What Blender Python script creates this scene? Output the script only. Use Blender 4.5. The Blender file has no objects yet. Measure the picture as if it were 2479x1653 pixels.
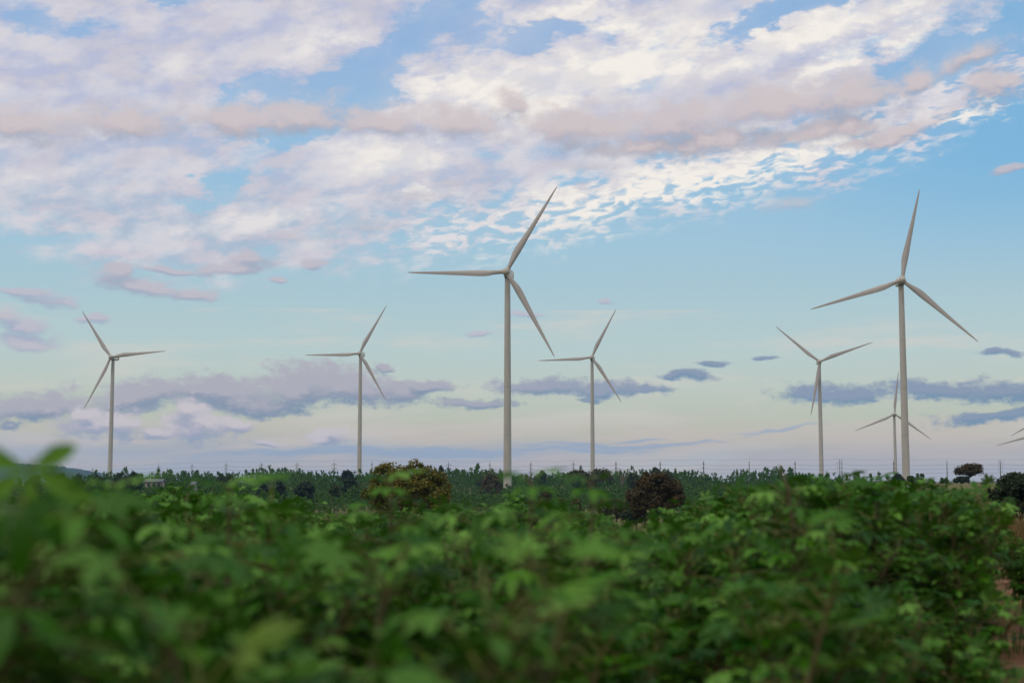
import bpy, bmesh, math, random
import numpy as np
from mathutils import Vector, Matrix

# ------------------------------------------------------------------ camera
SC = bpy.context.scene
COL = SC.collection
FPX, CXP, CYP = 3443.0, 1239.5, 826.5      # focal length and centre in photograph pixels
HORIZON = 1165.0                           # photograph row of the eye-level horizon
PITCH = math.atan((HORIZON - CYP) / FPX)
CAM = Vector((0.0, 0.0, 1.62))             # eye height above the soil under the camera

cam_data = bpy.data.cameras.new("camera")
cam = bpy.data.objects.new("camera", cam_data)
COL.objects.link(cam)
cam.location = CAM
cam.rotation_euler = (math.pi / 2 + PITCH, 0, 0)
cam_data.sensor_width = 36.0
cam_data.lens = FPX / 2479.0 * 36.0
cam_data.clip_start = 0.05
cam_data.clip_end = 40000.0
cam_data.dof.use_dof = True
cam_data.dof.focus_distance = 600.0
cam_data.dof.aperture_fstop = 2.0
cam_data.dof.aperture_blades = 9
SC.camera = cam

SC.view_settings.view_transform = 'Standard'
SC.view_settings.look = 'None'
SC.view_settings.exposure = 0.0
SC.view_settings.gamma = 1.0
SC.cycles.max_bounces = 6
SC.cycles.transparent_max_bounces = 8
SC.cycles.use_denoising = True


def ray(px, py):
    """World direction of a photograph pixel (unit depth along y)."""
    x = (px - CXP) / FPX
    z = -(py - CYP) / FPX
    c, s = math.cos(PITCH), math.sin(PITCH)
    return Vector((x, c - z * s, s + z * c))


def at(px, py, dist):
    """World point that photograph pixel sees at ground distance dist (along y)."""
    d = ray(px, py)
    return CAM + d * (dist / d.y)


def azel(px, py):
    d = ray(px, py).normalized()
    return math.degrees(math.atan2(d.x, d.y)), math.degrees(math.asin(d.z))


def lin(c):
    return tuple(((v / 255) / 12.92 if v / 255 <= 0.04045 else ((v / 255 + 0.055) / 1.055) ** 2.4) for v in c)


def lin4(c):
    return lin(c) + (1.0,)


# ------------------------------------------------------------------ node helper
class G:
    """Tiny expression helper round a node tree."""

    def __init__(self, tree):
        self.t = tree

    def new(self, kind, **kw):
        n = self.t.nodes.new(kind)
        for k, v in kw.items():
            setattr(n, k, v)
        return n

    def put(self, sock, v):
        if hasattr(v, 'is_output'):
            self.t.links.new(v, sock)
        else:
            sock.default_value = v

    def m(self, op, a, b=0.0, c=0.0, clamp=False):
        n = self.new('ShaderNodeMath', operation=op, use_clamp=clamp)
        for i, v in enumerate((a, b, c)):
            self.put(n.inputs[i], v)
        return n.outputs[0]

    def add(self, a, b): return self.m('ADD', a, b)
    def sub(self, a, b): return self.m('SUBTRACT', a, b)
    def mul(self, a, b): return self.m('MULTIPLY', a, b)
    def mad(self, a, b, c): return self.m('MULTIPLY_ADD', a, b, c)

    def v(self, op, a, b=(0, 0, 0), scale=None):
        n = self.new('ShaderNodeVectorMath', operation=op)
        self.put(n.inputs[0], a)
        if op not in ('LENGTH', 'SCALE', 'NORMALIZE'):
            self.put(n.inputs[1], b)
        if scale is not None:
            self.put(n.inputs['Scale'], scale)
        return n.outputs['Value'] if op == 'LENGTH' else n.outputs[0]

    def comb(self, x, y, z=0.0):
        n = self.new('ShaderNodeCombineXYZ')
        for i, q in enumerate((x, y, z)):
            self.put(n.inputs[i], q)
        return n.outputs[0]

    def sep(self, a):
        n = self.new('ShaderNodeSeparateXYZ')
        self.put(n.inputs[0], a)
        return n.outputs

    def noise(self, vec, scale, detail=4.0, rough=0.5, dist=0.0, color=False, lac=2.0):
        n = self.new('ShaderNodeTexNoise', noise_dimensions='2D')
        self.put(n.inputs['Vector'], vec)
        n.inputs['Scale'].default_value = scale
        n.inputs['Detail'].default_value = detail
        n.inputs['Roughness'].default_value = rough
        n.inputs['Lacunarity'].default_value = lac
        n.inputs['Distortion'].default_value = dist
        return n.outputs['Color'] if color else n.outputs['Fac']

    def step(self, x, lo, hi, a=0.0, b=1.0, smooth=True):
        n = self.new('ShaderNodeMapRange', interpolation_type='SMOOTHSTEP' if smooth else 'LINEAR', clamp=True)
        for i, q in enumerate((x, lo, hi, a, b)):
            self.put(n.inputs[i], q)
        return n.outputs[0]

    def mix(self, f, a, b):
        n = self.new('ShaderNodeMix', data_type='RGBA')
        self.put(n.inputs[0], f)
        self.put(n.inputs[6], a)
        self.put(n.inputs[7], b)
        return n.outputs[2]

    def mapping(self, vec, loc=(0, 0, 0), rot=(0, 0, 0), scale=(1, 1, 1), kind='POINT'):
        n = self.new('ShaderNodeMapping', vector_type=kind)
        self.put(n.inputs[0], vec)
        n.inputs[1].default_value = loc
        n.inputs[2].default_value = rot
        n.inputs[3].default_value = scale
        return n.outputs[0]

    def ramp(self, f, stops, interp='LINEAR'):
        n = self.new('ShaderNodeValToRGB')
        self.put(n.inputs[0], f)
        e = n.color_ramp
        e.interpolation = interp
        while len(e.elements) < len(stops):
            e.elements.new(0.5)
        for el, (p, c) in zip(e.elements, stops):
            el.position = p
        for el, (p, c) in zip(e.elements, stops):
            el.color = c if len(c) == 4 else tuple(c) + (1.0,)
        return n.outputs[0]

    def curve(self, f, pts):
        n = self.new('ShaderNodeFloatCurve')
        self.put(n.inputs['Value'], f)
        cv = n.mapping.curves[0]
        while len(cv.points) < len(pts):
            cv.points.new(0.5, 0.5)
        for p, (x, y) in zip(cv.points, pts):
            p.location = (x, y)
            p.handle_type = 'AUTO'
        n.mapping.update()
        return n.outputs[0]


# ------------------------------------------------------------------ sun
SUN_EL, SUN_AZ = 34.0, 215.0       # veiled by cloud, behind the camera and to the left
sd = bpy.data.lights.new("sun", 'SUN')
sd.energy = 0.8
sd.angle = math.radians(20)
sd.color = (1.0, 0.86, 0.70)
sun = bpy.data.objects.new("sun", sd)
COL.objects.link(sun)
_sd = Vector((math.sin(math.radians(SUN_AZ)) * math.cos(math.radians(SUN_EL)),
              math.cos(math.radians(SUN_AZ)) * math.cos(math.radians(SUN_EL)), math.sin(math.radians(SUN_EL))))
sun.rotation_euler = _sd.to_track_quat('Z', 'Y').to_euler()

# ------------------------------------------------------------------ sky
world = bpy.data.worlds.new("World")
SC.world = world
world.use_nodes = True
wt = world.node_tree
wt.nodes.clear()
g = G(wt)
dirv = g.new('ShaderNodeTexCoord').outputs['Generated']
dx, dy, dz = g.sep(dirv)
AZ = g.mul(g.m('ARCTAN2', dx, dy), 180 / math.pi)
EL = g.mul(g.m('ARCSINE', dz), 180 / math.pi)
AE = g.comb(AZ, EL)
K = 2479.0 / 41.3                                           # photograph pixels per degree

sky = g.new('ShaderNodeTexSky', sky_type='NISHITA')
sky.sun_disc = False
sky.sun_elevation = math.radians(SUN_EL)
sky.sun_rotation = math.radians(SUN_AZ)
sky.air_density, sky.dust_density, sky.ozone_density = 1.0, 1.6, 2.0
_ms = g.new('ShaderNodeMix', data_type='RGBA', blend_type='MULTIPLY')
_ms.inputs[0].default_value = 1.0
wt.links.new(sky.outputs[0], _ms.inputs[6])
_ms.inputs[7].default_value = (0.10, 0.10, 0.10, 1.0)
nish = _ms.outputs[2]

# clear-air colour by elevation at dusk
def ele(y): return azel(1240, y)[1]
RMIN, RMAX = -4.0, 36.0
def rp(e): return (e - RMIN) / (RMAX - RMIN)
stops = [(rp(-4), lin((96, 100, 96))), (rp(-1.2), lin((150, 160, 180))), (rp(ele(1150)), lin((192, 187, 194))),
         (rp(ele(1095)), lin((206, 193, 185))), (rp(ele(1055)), lin((207, 199, 178))), (rp(ele(1010)), lin((199, 203, 183))),
         (rp(ele(930)), lin((197, 208, 197))), (rp(ele(855)), lin((189, 209, 207))), (rp(ele(705)), lin((173, 203, 213))),
         (rp(ele(600)), lin((165, 201, 220))), (rp(ele(420)), lin((150, 194, 224))), (rp(ele(120)), lin((146, 182, 222))),
         (rp(36), lin((118, 160, 212)))]
clear = g.ramp(g.step(EL, RMIN, RMAX, smooth=False), stops)
# right side is a deeper blue higher up
deep = g.mul(g.step(AZ, 6, 21), g.step(EL, 6.5, 13))
clear = g.mix(g.mul(deep, 0.6), clear, lin4((108, 176, 220)))
clear = g.mix(0.05, clear, nish)

def warp2(vec, nvec, scale, detail, rough, ax, ay):
    """vec pushed about by two noises (kept as plain floats)."""
    a = g.noise(nvec, scale, detail, rough)
    b = g.noise(g.mapping(nvec, loc=(17.3, 5.1, 2.7)), scale, detail, rough)
    return g.v('ADD', vec, g.comb(g.mul(g.sub(a, 0.5), ax), g.mul(g.sub(b, 0.5), ay)))


ROTS = (-6, 0, 6, 14, 23, 36)


def turned(vec):
    """The same sky coordinates seen in a few fixed tilts, so that tilted clouds cost no extra nodes."""
    x, y, _ = g.sep(vec)
    out = {}
    for r in ROTS:
        c, s = math.cos(math.radians(r)), math.sin(math.radians(r))
        out[r] = vec if r == 0 else g.comb(g.mad(y, s, g.mul(x, c)), g.mad(y, c, g.mul(x, -s)))
    return out


def ell_list(tv, items, smooth=0.25, shift=0.0):
    """Union of soft ellipses given in photograph pixels: (px, py, rx, ry, tilt up to the right)."""
    acc = None
    for it in items:
        px, py, rx, ry = it[:4]
        rot = min(ROTS, key=lambda r: abs(r - it[4]))
        a, e = azel(px, py + shift * ry)
        c, s = math.cos(math.radians(rot)), math.sin(math.radians(rot))
        sx, sy = K / rx, K / ry
        n = g.new('ShaderNodeVectorMath', operation='MULTIPLY_ADD')
        g.put(n.inputs[0], tv[rot])
        n.inputs[1].default_value = (sx, sy, 0)
        n.inputs[2].default_value = (-(a * c + e * s) * sx, -(-a * s + e * c) * sy, 0)
        d = g.v('LENGTH', n.outputs[0])
        acc = d if acc is None else g.m('SMOOTH_MIN', acc, d, smooth)
    return g.sub(1.0, acc)



def tilt(vec, deg, sx, sy, off=(0.0, 0.0)):
    """Sky coordinates turned by deg (up to the right) and scaled, for noise."""
    x, y, _ = g.sep(vec)
    c, s = math.cos(math.radians(deg)), math.sin(math.radians(deg))
    return g.comb(g.mad(y, s * sx, g.mad(x, c * sx, off[0])), g.mad(y, c * sy, g.mad(x, -s * sy, off[1])))


def cloud_layer(col, cw, lump, items, rough, soft, opacity, top_c, mid_c, low_c, smooth=0.3):
    f0 = ell_list(cw, items, smooth)
    f1 = ell_list(cw, items, smooth, shift=0.75)              # the same bodies moved down: tells top from underside
    lb = g.sub(lump, 0.5)
    a = g.step(g.mad(lb, rough, f0), 0.0, soft)
    rel = g.mad(lb, -1.9, g.sub(f1, f0))                       # + near the underside
    c = g.mix(g.step(rel, -0.55, 0.05), top_c, mid_c)
    c = g.mix(g.step(rel, -0.22, 0.42), c, low_c)
    return g.mix(g.mul(a, opacity), col, c)


MAUVE_LOW = [(60, 715, 110, 18, -4), (110, 735, 70, 14, -8), (60, 790, 120, 30, -10), (90, 830, 110, 26, -8), (20, 770, 70, 24, 0), (225, 772, 50, 18, 0),
             (1150, 805, 62, 13, 0), (1290, 760, 44, 14, -10), (1465, 725, 30, 9, 0)]


def mauve_low(col, cw, lump):
    return cloud_layer(col, cw, lump, MAUVE_LOW, 1.5, 0.7, 0.85, lin4((196, 190, 204)), lin4((174, 176, 198)), lin4((162, 176, 198)))


# ================= upper part of the view: the high broken sheet and the mauve band before it
def upper_sky(col):
    aw0 = warp2(AE, g.mapping(AE, scale=(0.7, 1.5, 1)), 0.9, 2, 0.5, 1.0, 0.5)
    aw = turned(warp2(AE, g.mapping(AE, scale=(0.55, 1.2, 1)), 0.42, 6, 0.66, 7.5, 3.0))
    nbig = g.noise(tilt(AE, 12, 0.17, 0.42), 1.0, 6, 0.56)
    nmid = g.noise(tilt(AE, 9, 0.52, 1.15, (3.1, 7.7)), 1.0, 6, 0.60)
    nrip = g.noise(tilt(aw0, 9, 1.25, 3.6, (1.3, 2.2)), 1.0, 3.2, 0.48)
    edge_pts = [(-300, 600), (0, 640), (350, 700), (800, 672), (1250, 628), (1600, 560), (1950, 495), (2300, 405), (2479, 330), (2800, 260)]
    def nx(px): return (azel(px, 500)[0] + 30) / 60
    edge = g.curve(g.step(AZ, -30, 30, smooth=False), [(0.0, ele(600) / 25)] + [(nx(x), ele(y) / 25) for x, y in edge_pts] + [(1.0, ele(250) / 25)])
    above = g.sub(g.mad(g.sub(nmid, 0.5), 2.4, EL), g.mul(edge, 25.0))          # degrees above the lower rim of the sheet

    gaps = ell_list(aw, [(860, 185, 170, 62, 38), (1010, 85, 190, 55, 24), (1290, 88, 150, 26, 10), (640, 225, 110, 40, 25), (690, 330, 95, 16, 5),
                         (1850, 45, 150, 28, 12), (2330, 110, 200, 40, 24), (2200, 165, 170, 26, 22), (2460, 240, 70, 60, 0), (260, 118, 90, 18, -5),
                         (90, 60, 110, 30, 0), (385, 15, 60, 26, 0), (500, 470, 110, 26, 14),
                         (2420, 400, 140, 60, 20), (90, 590, 190, 22, 4)])
    dense = ell_list(aw, [(1180, 215, 230, 48, 14), (1480, 140, 330, 85, 22), (1900, 110, 360, 62, 14), (1450, 40, 180, 36, -8), (650, 85, 330, 80, 10),
                          (300, 160, 300, 90, 0), (920, 375, 200, 66, 4), (200, 420, 240, 60, 8), (560, 510, 330, 40, 14), (1650, 420, 380, 45, 14),
                          (1150, 440, 280, 46, 8), (2150, 300, 340, 50, 14), (350, 580, 300, 40, 6), (1750, 240, 420, 70, 10)])
    cov = g.sub(g.mul(g.step(dense, -0.7, 0.8), 0.26), g.mul(g.step(gaps, -0.8, 0.9), 0.26))
    dens = g.add(g.mad(nbig, 0.50, g.mul(nmid, 0.55)), g.add(cov, g.step(AZ, 4, -10, 0.03, 0.12)))
    rz = g.mul(g.step(above, 4.2, 1.0), g.step(AZ, -9.0, -1.0))                  # rippled lower right flank
    dens_rip = g.mad(nrip, 1.35, g.mad(nmid, 0.30, g.mad(cov, 0.55, -0.275)))
    dens = g.mad(g.mul(rz, 0.85), g.sub(dens_rip, dens), dens)
    a_sheet = g.mul(g.step(dens, g.mad(rz, 0.04, 0.38), g.mad(rz, 0.03, 0.70)), g.mul(g.step(above, -0.4, 1.3), 0.97))
    a_sheet = g.m('MAXIMUM', a_sheet, g.mul(g.step(above, 0.0, 3.0), g.step(nbig, 0.30, 0.62, 0.06, 0.30)))       # thin veil in the gaps
    spots = ell_list(aw, [(1160, 215, 250, 50, 12), (1480, 165, 330, 70, 22), (1950, 80, 330, 40, 14), (920, 380, 130, 50, 0), (1450, 45, 160, 28, -6), (740, 85, 90, 40, 20),
                          (410, 140, 90, 34, 20), (100, 420, 90, 26, 0), (620, 520, 160, 20, 12), (1640, 440, 420, 60, 14), (1900, 400, 240, 40, 12), (2100, 130, 200, 25, 20),
                          (1380, 590, 250, 25, 8), (20, 225, 50, 25, 0), (2400, 300, 100, 30, 10), (1040, 470, 60, 22, 0), (560, 650, 50, 16, 10)])
    nlit = g.noise(tilt(AE, 14, 0.38, 0.85, (-2.1, 4.7)), 1.0, 6, 0.58)
    lit = g.mad(g.step(spots, -1.0, 0.8), g.step(AZ, -13, -2, 0.34, 0.60), g.mul(g.step(nlit, 0.38, 0.66), 0.55))
    lit = g.m('MULTIPLY_ADD', rz, g.step(nrip, 0.42, 0.60, 0.0, 0.5), lit, clamp=True)
    shade_c = g.mix(g.step(EL, 8.5, 15), lin4((172, 190, 209)), lin4((186, 191, 216)))
    shade_c = g.mix(g.step(nmid, 0.40, 0.64), shade_c, lin4((203, 200, 212)))
    bright_c = g.mix(g.mul(g.step(spots, -0.3, 0.6), g.step(AZ, -12, -1, 0.25, 1.0)), lin4((229, 224, 226)), lin4((249, 242, 233)))
    col = g.mix(a_sheet, col, g.mix(lit, shade_c, bright_c))

    lump = g.noise(g.mapping(AE, scale=(0.8, 1.3, 1)), 0.95, 8, 0.66)
    cw = turned(warp2(AE, g.mapping(AE, loc=(9, 3, 0), scale=(0.55, 1.3, 1)), 0.5, 3, 0.55, 2.0, 0.7))
    band = [(60, 295, 190, 60, 0), (300, 292, 190, 56, 0), (560, 292, 220, 52, 3), (720, 280, 190, 62, 8), (930, 292, 200, 49, 0), (1110, 290, 190, 56, -2),
            (1235, 250, 48, 39, 0), (1400, 300, 220, 73, 0), (1620, 290, 220, 73, 4), (1850, 255, 240, 81, 4), (2050, 235, 200, 76, 8), (2210, 200, 80, 49, 20),
            (1700, 340, 300, 54, 6), (2000, 320, 260, 41, 10), (1550, 355, 220, 32, 2), (2400, 205, 90, 63, 10), (2350, 140, 120, 34, 20), (2180, 320, 180, 24, 12)]
    col = cloud_layer(col, cw, lump, band, 1.5, 0.85, 0.93, lin4((208, 197, 199)), lin4((192, 181, 187)), lin4((163, 168, 184)), 0.45)
    gray = [(1000, 470, 130, 26, 4), (900, 540, 130, 22, 2), (700, 575, 140, 18, 2), (1090, 440, 90, 14, 8), (1900, 495, 90, 22, 8), (1430, 450, 60, 16, 5), (1420, 400, 120, 20, 0)]
    col = cloud_layer(col, cw, lump, gray, 1.6, 1.0, 0.6, lin4((200, 196, 202)), lin4((188, 186, 196)), lin4((178, 182, 194)))
    mauve = [(330, 690, 150, 26, -6), (300, 665, 60, 26, 0), (470, 712, 80, 22, -6), (560, 645, 130, 20, 6), (610, 628, 60, 20, 0), (420, 658, 90, 10, 2), (765, 642, 30, 20, 0),
             (650, 675, 40, 12, 0), (2455, 412, 60, 9, 8)]
    col = cloud_layer(col, cw, lump, mauve, 1.3, 0.6, 0.88, lin4((196, 190, 200)), lin4((175, 175, 193)), lin4((163, 174, 193)))
    return mauve_low(col, cw, lump)


# ================= lower part of the view: slate bank, puffs and long streaks towards the horizon
def lower_sky(col):
    lump = g.noise(g.mapping(AE, scale=(0.8, 1.3, 1)), 0.95, 8, 0.66)
    cw = turned(warp2(AE, g.mapping(AE, loc=(9, 3, 0), scale=(0.55, 1.3, 1)), 0.5, 3, 0.55, 2.2, 0.85))
    col = mauve_low(col, cw, lump)
    vn = g.noise(tilt(AE, 2, 0.11, 0.75, (5, 11)), 1.0, 5, 0.58)
    col = g.mix(g.mul(g.step(vn, 0.48, 0.72), 0.55), col, lin4((216, 211, 202)))
    sn = g.noise(tilt(AE, 3, 0.10, 1.15, (5, 1)), 1.0, 5, 0.6)
    low = g.mul(g.step(g.mad(g.step(AZ, 12, -18), 0.14, sn), 0.44, 0.62), g.mul(g.step(EL, 2.3, 1.0), g.step(EL, -2.0, 0.2)))
    low = g.mul(low, g.step(AZ, 13, -10, 0.25, 1.0))
    col = g.mix(g.mul(low, 0.62), col, lin4((176, 183, 198)))
    pink = g.mul(g.step(sn, 0.56, 0.40), g.mul(g.step(EL, 3.2, 2.0), g.step(EL, 0.2, 1.2)))
    col = g.mix(g.mul(pink, 0.4), col, lin4((216, 199, 191)))
    lump_s = g.noise(g.mapping(AE, loc=(4, 8, 0), scale=(1.0, 1.7, 1)), 1.4, 7, 0.66)
    bank = [(90, 985, 170, 42, 6), (330, 960, 230, 55, 4), (520, 945, 170, 58, 3), (740, 930, 170, 75, 4), (850, 935, 130, 58, 0), (600, 975, 260, 42, 3), (960, 950, 110, 42, 0),
            (1030, 935, 120, 25, 0), (1150, 975, 130, 18, -2), (1310, 930, 170, 30, -2), (1450, 938, 140, 30, -2), (1560, 942, 80, 18, -2), (1680, 905, 70, 16, 0), (1640, 912, 40, 11, 0),
            (1400, 968, 40, 11, 0), (2020, 955, 150, 30, 3), (2250, 945, 230, 35, 2), (2420, 945, 160, 38, 0), (2560, 940, 160, 38, 0), (2400, 1012, 180, 20, 5), (2530, 1000, 160, 25, 4),
            (20, 1022, 34, 15, 0), (1740, 876, 60, 10, 0), (1870, 862, 34, 8, 0), (2450, 858, 55, 10, 0), (940, 890, 30, 10, 0)]
    lb = g.mad(lump_s, 0.6, g.mul(lump, 0.4))
    east = g.step(AZ, -6, 8)
    col = cloud_layer(col, cw, lb, bank, 2.1, 0.62, 0.96, g.mix(east, lin4((180, 177, 188)), lin4((140, 154, 178))), g.mix(east, lin4((148, 155, 175)), lin4((124, 148, 173))),
                      g.mix(east, lin4((130, 147, 172)), lin4((116, 145, 175))))
    puffs = [(235, 1025, 100, 55, 0), (215, 1000, 60, 35, 0), (290, 1030, 60, 38, 0), (470, 1025, 130, 55, 2), (455, 1000, 70, 38, 0), (560, 1025, 60, 30, -8), (360, 1045, 60, 25, 0),
             (780, 1064, 76, 24, 6), (795, 1054, 36, 18, 0), (640, 1072, 50, 9, 0)]
    col = cloud_layer(col, cw, lb, puffs, 2.0, 0.65, 0.95, lin4((214, 204, 208)), lin4((182, 178, 194)), lin4((152, 163, 188)))
    streaks = ell_list(cw, [(1870, 1041, 190, 9, 5), (1540, 1060, 90, 9, 6), (1500, 1078, 260, 8, 3), (1640, 1072, 150, 6, 3), (1430, 1090, 220, 8, 2), (900, 1092, 500, 14, 2)], 0.1)
    return g.mix(g.mul(g.step(g.mad(g.sub(sn, 0.5), 1.8, streaks), 0.0, 0.7), 0.75), col, lin4((160, 176, 200)))


# ================= the rest of the dome: broken cloud, made dim and warm behind, bright overhead
def far_sky(col):
    inv = g.m('DIVIDE', 1.0, g.m('MAXIMUM', g.add(dz, 0.05), 0.06))
    pl = g.comb(g.mul(dx, inv), g.mul(dy, inv))
    n = g.noise(pl, 0.9, 4, 0.55)
    behind = g.mul(g.step(dy, 0.3, -0.8), g.step(EL, 34, 8))
    col = g.mix(g.mul(g.step(n, 0.40, 0.60), g.step(EL, 2, 12, 0.0, 0.9)), col, lin4((238, 232, 230)))
    col = g.mix(g.mul(behind, 0.85), col, lin4((132, 121, 112)))                # unseen low sky behind the camera, dimmed to keep the turbines dark
    return g.mix(g.step(EL, 30, 55), col, (1.15, 1.12, 1.06, 1))                # unseen sky overhead, boosted to light the crop from above


def emit(col):
    n = g.new('ShaderNodeBackground')
    wt.links.new(col, n.inputs[0])
    n.inputs[1].default_value = 1.0
    return n.outputs[0]


def choose(f, a, b):
    n = g.new('ShaderNodeMixShader')
    g.put(n.inputs[0], f)
    wt.links.new(a, n.inputs[1])
    wt.links.new(b, n.inputs[2])
    return n.outputs[0]


seam = ele(752)
f_up = g.step(EL, seam - 0.05, seam + 0.05)
f_far = g.m('MAXIMUM', g.m('MAXIMUM', g.step(AZ, 30, 36), g.step(AZ, -30, -36)), g.m('MAXIMUM', g.step(EL, 26, 34), g.step(EL, -0.9, -1.5)), clamp=True)
view_part = choose(f_up, emit(lower_sky(clear)), emit(upper_sky(clear)))
wo = g.new('ShaderNodeOutputWorld')
wt.links.new(choose(f_far, view_part, emit(far_sky(clear))), wo.inputs[0])

# ------------------------------------------------------------------ materials
def material(name):
    m = bpy.data.materials.new(name)
    m.use_nodes = True
    m.node_tree.nodes.clear()
    h = G(m.node_tree)
    out = h.new('ShaderNodeOutputMaterial')
    return m, h, out


def principled(h, color, rough=0.6, spec=0.3, bump=None, bump_d=0.02, bump_s=0.5):
    p = h.new('ShaderNodeBsdfPrincipled')
    h.put(p.inputs['Base Color'], color)
    h.put(p.inputs['Roughness'], rough)
    p.inputs['Specular IOR Level'].default_value = spec
    if bump is not None:
        b = h.new('ShaderNodeBump')
        b.inputs['Strength'].default_value = bump_s
        b.inputs['Distance'].default_value = bump_d
        h.put(b.inputs['Height'], bump)
        h.t.links.new(b.outputs[0], p.inputs['Normal'])
    return p.outputs[0]


def foliage_mat(name, cols, rough=0.5, spec=0.35, trans=0.3, odd=None, odd_share=0.0, tcol=None, clump=None, under=None):
    """Leaf material: every leaf or clump takes its own shade; some turn an odd colour."""
    m, h, out = material(name)
    geo = h.new('ShaderNodeNewGeometry')
    rnd = geo.outputs['Random Per Island']
    n = len(cols)
    pick = rnd
    if clump:                                              # whole sprays share a shade, single leaves vary a little
        cn = h.noise(h.new('ShaderNodeTexCoord').outputs['Object'], clump, 3, 0.6)
        cn.node.noise_dimensions = '3D'
        pick = h.mad(rnd, 0.28, h.step(cn, 0.30, 0.70, 0.0, 0.72))
    c = h.ramp(pick, [(i / max(1, n - 1), lin(q) if max(q) > 1 else q) for i, q in enumerate(cols)])
    if odd:
        r2 = h.m('FRACT', h.mul(rnd, 37.77))
        c = h.mix(h.step(r2, 1 - odd_share, 1 - odd_share + 0.02), c, tuple(odd) + (1,))
    co = h.new('ShaderNodeTexCoord').outputs['Object']
    nz = h.noise(co, 9.0, 2, 0.5)
    nz.node.noise_dimensions = '3D'
    c = h.mix(h.step(nz, 0.3, 0.75, 0.0, 0.35), c, h.mix(0.4, c, (0.045, 0.12, 0.01, 1)))
    if under:                                              # paler underside
        c = h.mix(h.mad(geo.outputs['Backfacing'], -0.75, 0.75), c, tuple(under) + (1,))
    df = h.new('ShaderNodeBsdfDiffuse')
    h.put(df.inputs[0], c)
    gl = h.new('ShaderNodeBsdfGlossy')
    gl.inputs['Roughness'].default_value = rough
    lw = h.new('ShaderNodeLayerWeight')
    lw.inputs[0].default_value = 0.3
    sheen = h.new('ShaderNodeMixShader')
    h.put(sheen.inputs[0], h.mad(lw.outputs['Facing'], spec * 0.22, spec * 0.10))
    h.t.links.new(df.outputs[0], sheen.inputs[1])
    h.t.links.new(gl.outputs[0], sheen.inputs[2])
    surf = sheen.outputs[0]
    tr = h.new('ShaderNodeBsdfTranslucent')
    h.put(tr.inputs[0], h.mix(0.5, c, (0.10, 0.20, 0.02, 1)) if tcol is None else tuple(tcol) + (1,))
    mx = h.new('ShaderNodeMixShader')
    mx.inputs[0].default_value = trans
    h.t.links.new(surf, mx.inputs[1])
    h.t.links.new(tr.outputs[0], mx.inputs[2])
    h.t.links.new(mx.outputs[0], out.inputs[0])
    return m


def plain_mat(name, color, rough=0.7, spec=0.3, vary=0.15, scale=3.0, bump=0.0, dark=None):
    m, h, out = material(name)
    co = h.new('ShaderNodeTexCoord').outputs['Object']
    nz = h.noise(co, scale, 6, 0.6)
    nz.node.noise_dimensions = '3D'
    d = dark or tuple(v * (1 - vary * 2) for v in color)
    c = h.mix(h.step(nz, 0.3, 0.7), tuple(d) + (1,), tuple(color) + (1,))
    s = principled(h, c, rough, spec, nz if bump else None, 0.02, bump or 0.5)
    h.t.links.new(s, out.inputs[0])
    return m


def tower_mat():
    """Off-white paint with faint weather streaks running down."""
    m, h, out = material("turbine paint")
    co = h.new('ShaderNodeTexCoord').outputs['Object']
    n1 = h.noise(h.mapping(co, scale=(1.6, 1.6, 0.05)), 1.0, 5, 0.6)
    n1.node.noise_dimensions = '3D'
    n2 = h.noise(h.mapping(co, scale=(0.3, 0.3, 0.12)), 1.0, 3, 0.5)
    n2.node.noise_dimensions = '3D'
    f = h.mad(h.step(n1, 0.35, 0.7), 0.6, h.mul(h.step(n2, 0.35, 0.65), 0.4))
    c = h.mix(f, (0.40, 0.375, 0.335, 1), (0.50, 0.475, 0.43, 1))
    h.t.links.new(principled(h, c, 0.38, 0.4), out.inputs[0])
    return m


M = {}
M['tower'] = tower_mat()
M['blade'] = plain_mat("blade paint", (0.43, 0.395, 0.37), 0.42, 0.4, 0.05, 0.25)
M['hub'] = plain_mat("hub paint", (0.50, 0.46, 0.40), 0.40, 0.4, 0.05, 0.3)
M['nacelle'] = plain_mat("nacelle shell", (0.78, 0.79, 0.78), 0.4, 0.4, 0.03, 0.3)
M['seam'] = plain_mat("tower seam", (0.34, 0.32, 0.29), 0.6, 0.3, 0.05, 0.5)
M['yellow'] = plain_mat("yellow badge", (0.85, 0.62, 0.05), 0.5, 0.3, 0.02, 0.3)
M['badge_red'] = plain_mat("badge mark", (0.55, 0.13, 0.05), 0.5, 0.3, 0.02, 0.3)
M['steel'] = plain_mat("galvanised steel", (0.20, 0.205, 0.22), 0.5, 0.5, 0.1, 4.0)
M['concrete'] = plain_mat("pole concrete", (0.17, 0.16, 0.16), 0.85, 0.2, 0.1, 1.0)
M['wire'] = plain_mat("wire", (0.12, 0.12, 0.13), 0.6, 0.3, 0.0, 1.0)
M['ceramic'] = plain_mat("insulator", (0.22, 0.16, 0.13), 0.3, 0.5, 0.05, 3.0)
M['bark'] = plain_mat("bark", (0.12, 0.095, 0.07), 0.9, 0.15, 0.2, 2.0, 0.5)
M['bark_pale'] = plain_mat("pale bark", (0.28, 0.24, 0.20), 0.9, 0.15, 0.2, 2.0, 0.5)
M['twig'] = plain_mat("bare twigs", (0.20, 0.15, 0.12), 0.9, 0.1, 0.1, 2.0)
M['stem'] = plain_mat("woody crop stem", (0.15, 0.115, 0.06), 0.75, 0.25, 0.2, 22.0, 0.4)
M['petiole'] = plain_mat("leaf stalk", (0.16, 0.17, 0.04), 0.6, 0.3, 0.25, 15.0)
M['roof'] = plain_mat("sheet roof", (0.17, 0.175, 0.19), 0.5, 0.4, 0.1, 0.6)
M['wall'] = plain_mat("rendered wall", (0.22, 0.20, 0.18), 0.85, 0.2, 0.1, 0.8)
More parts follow.
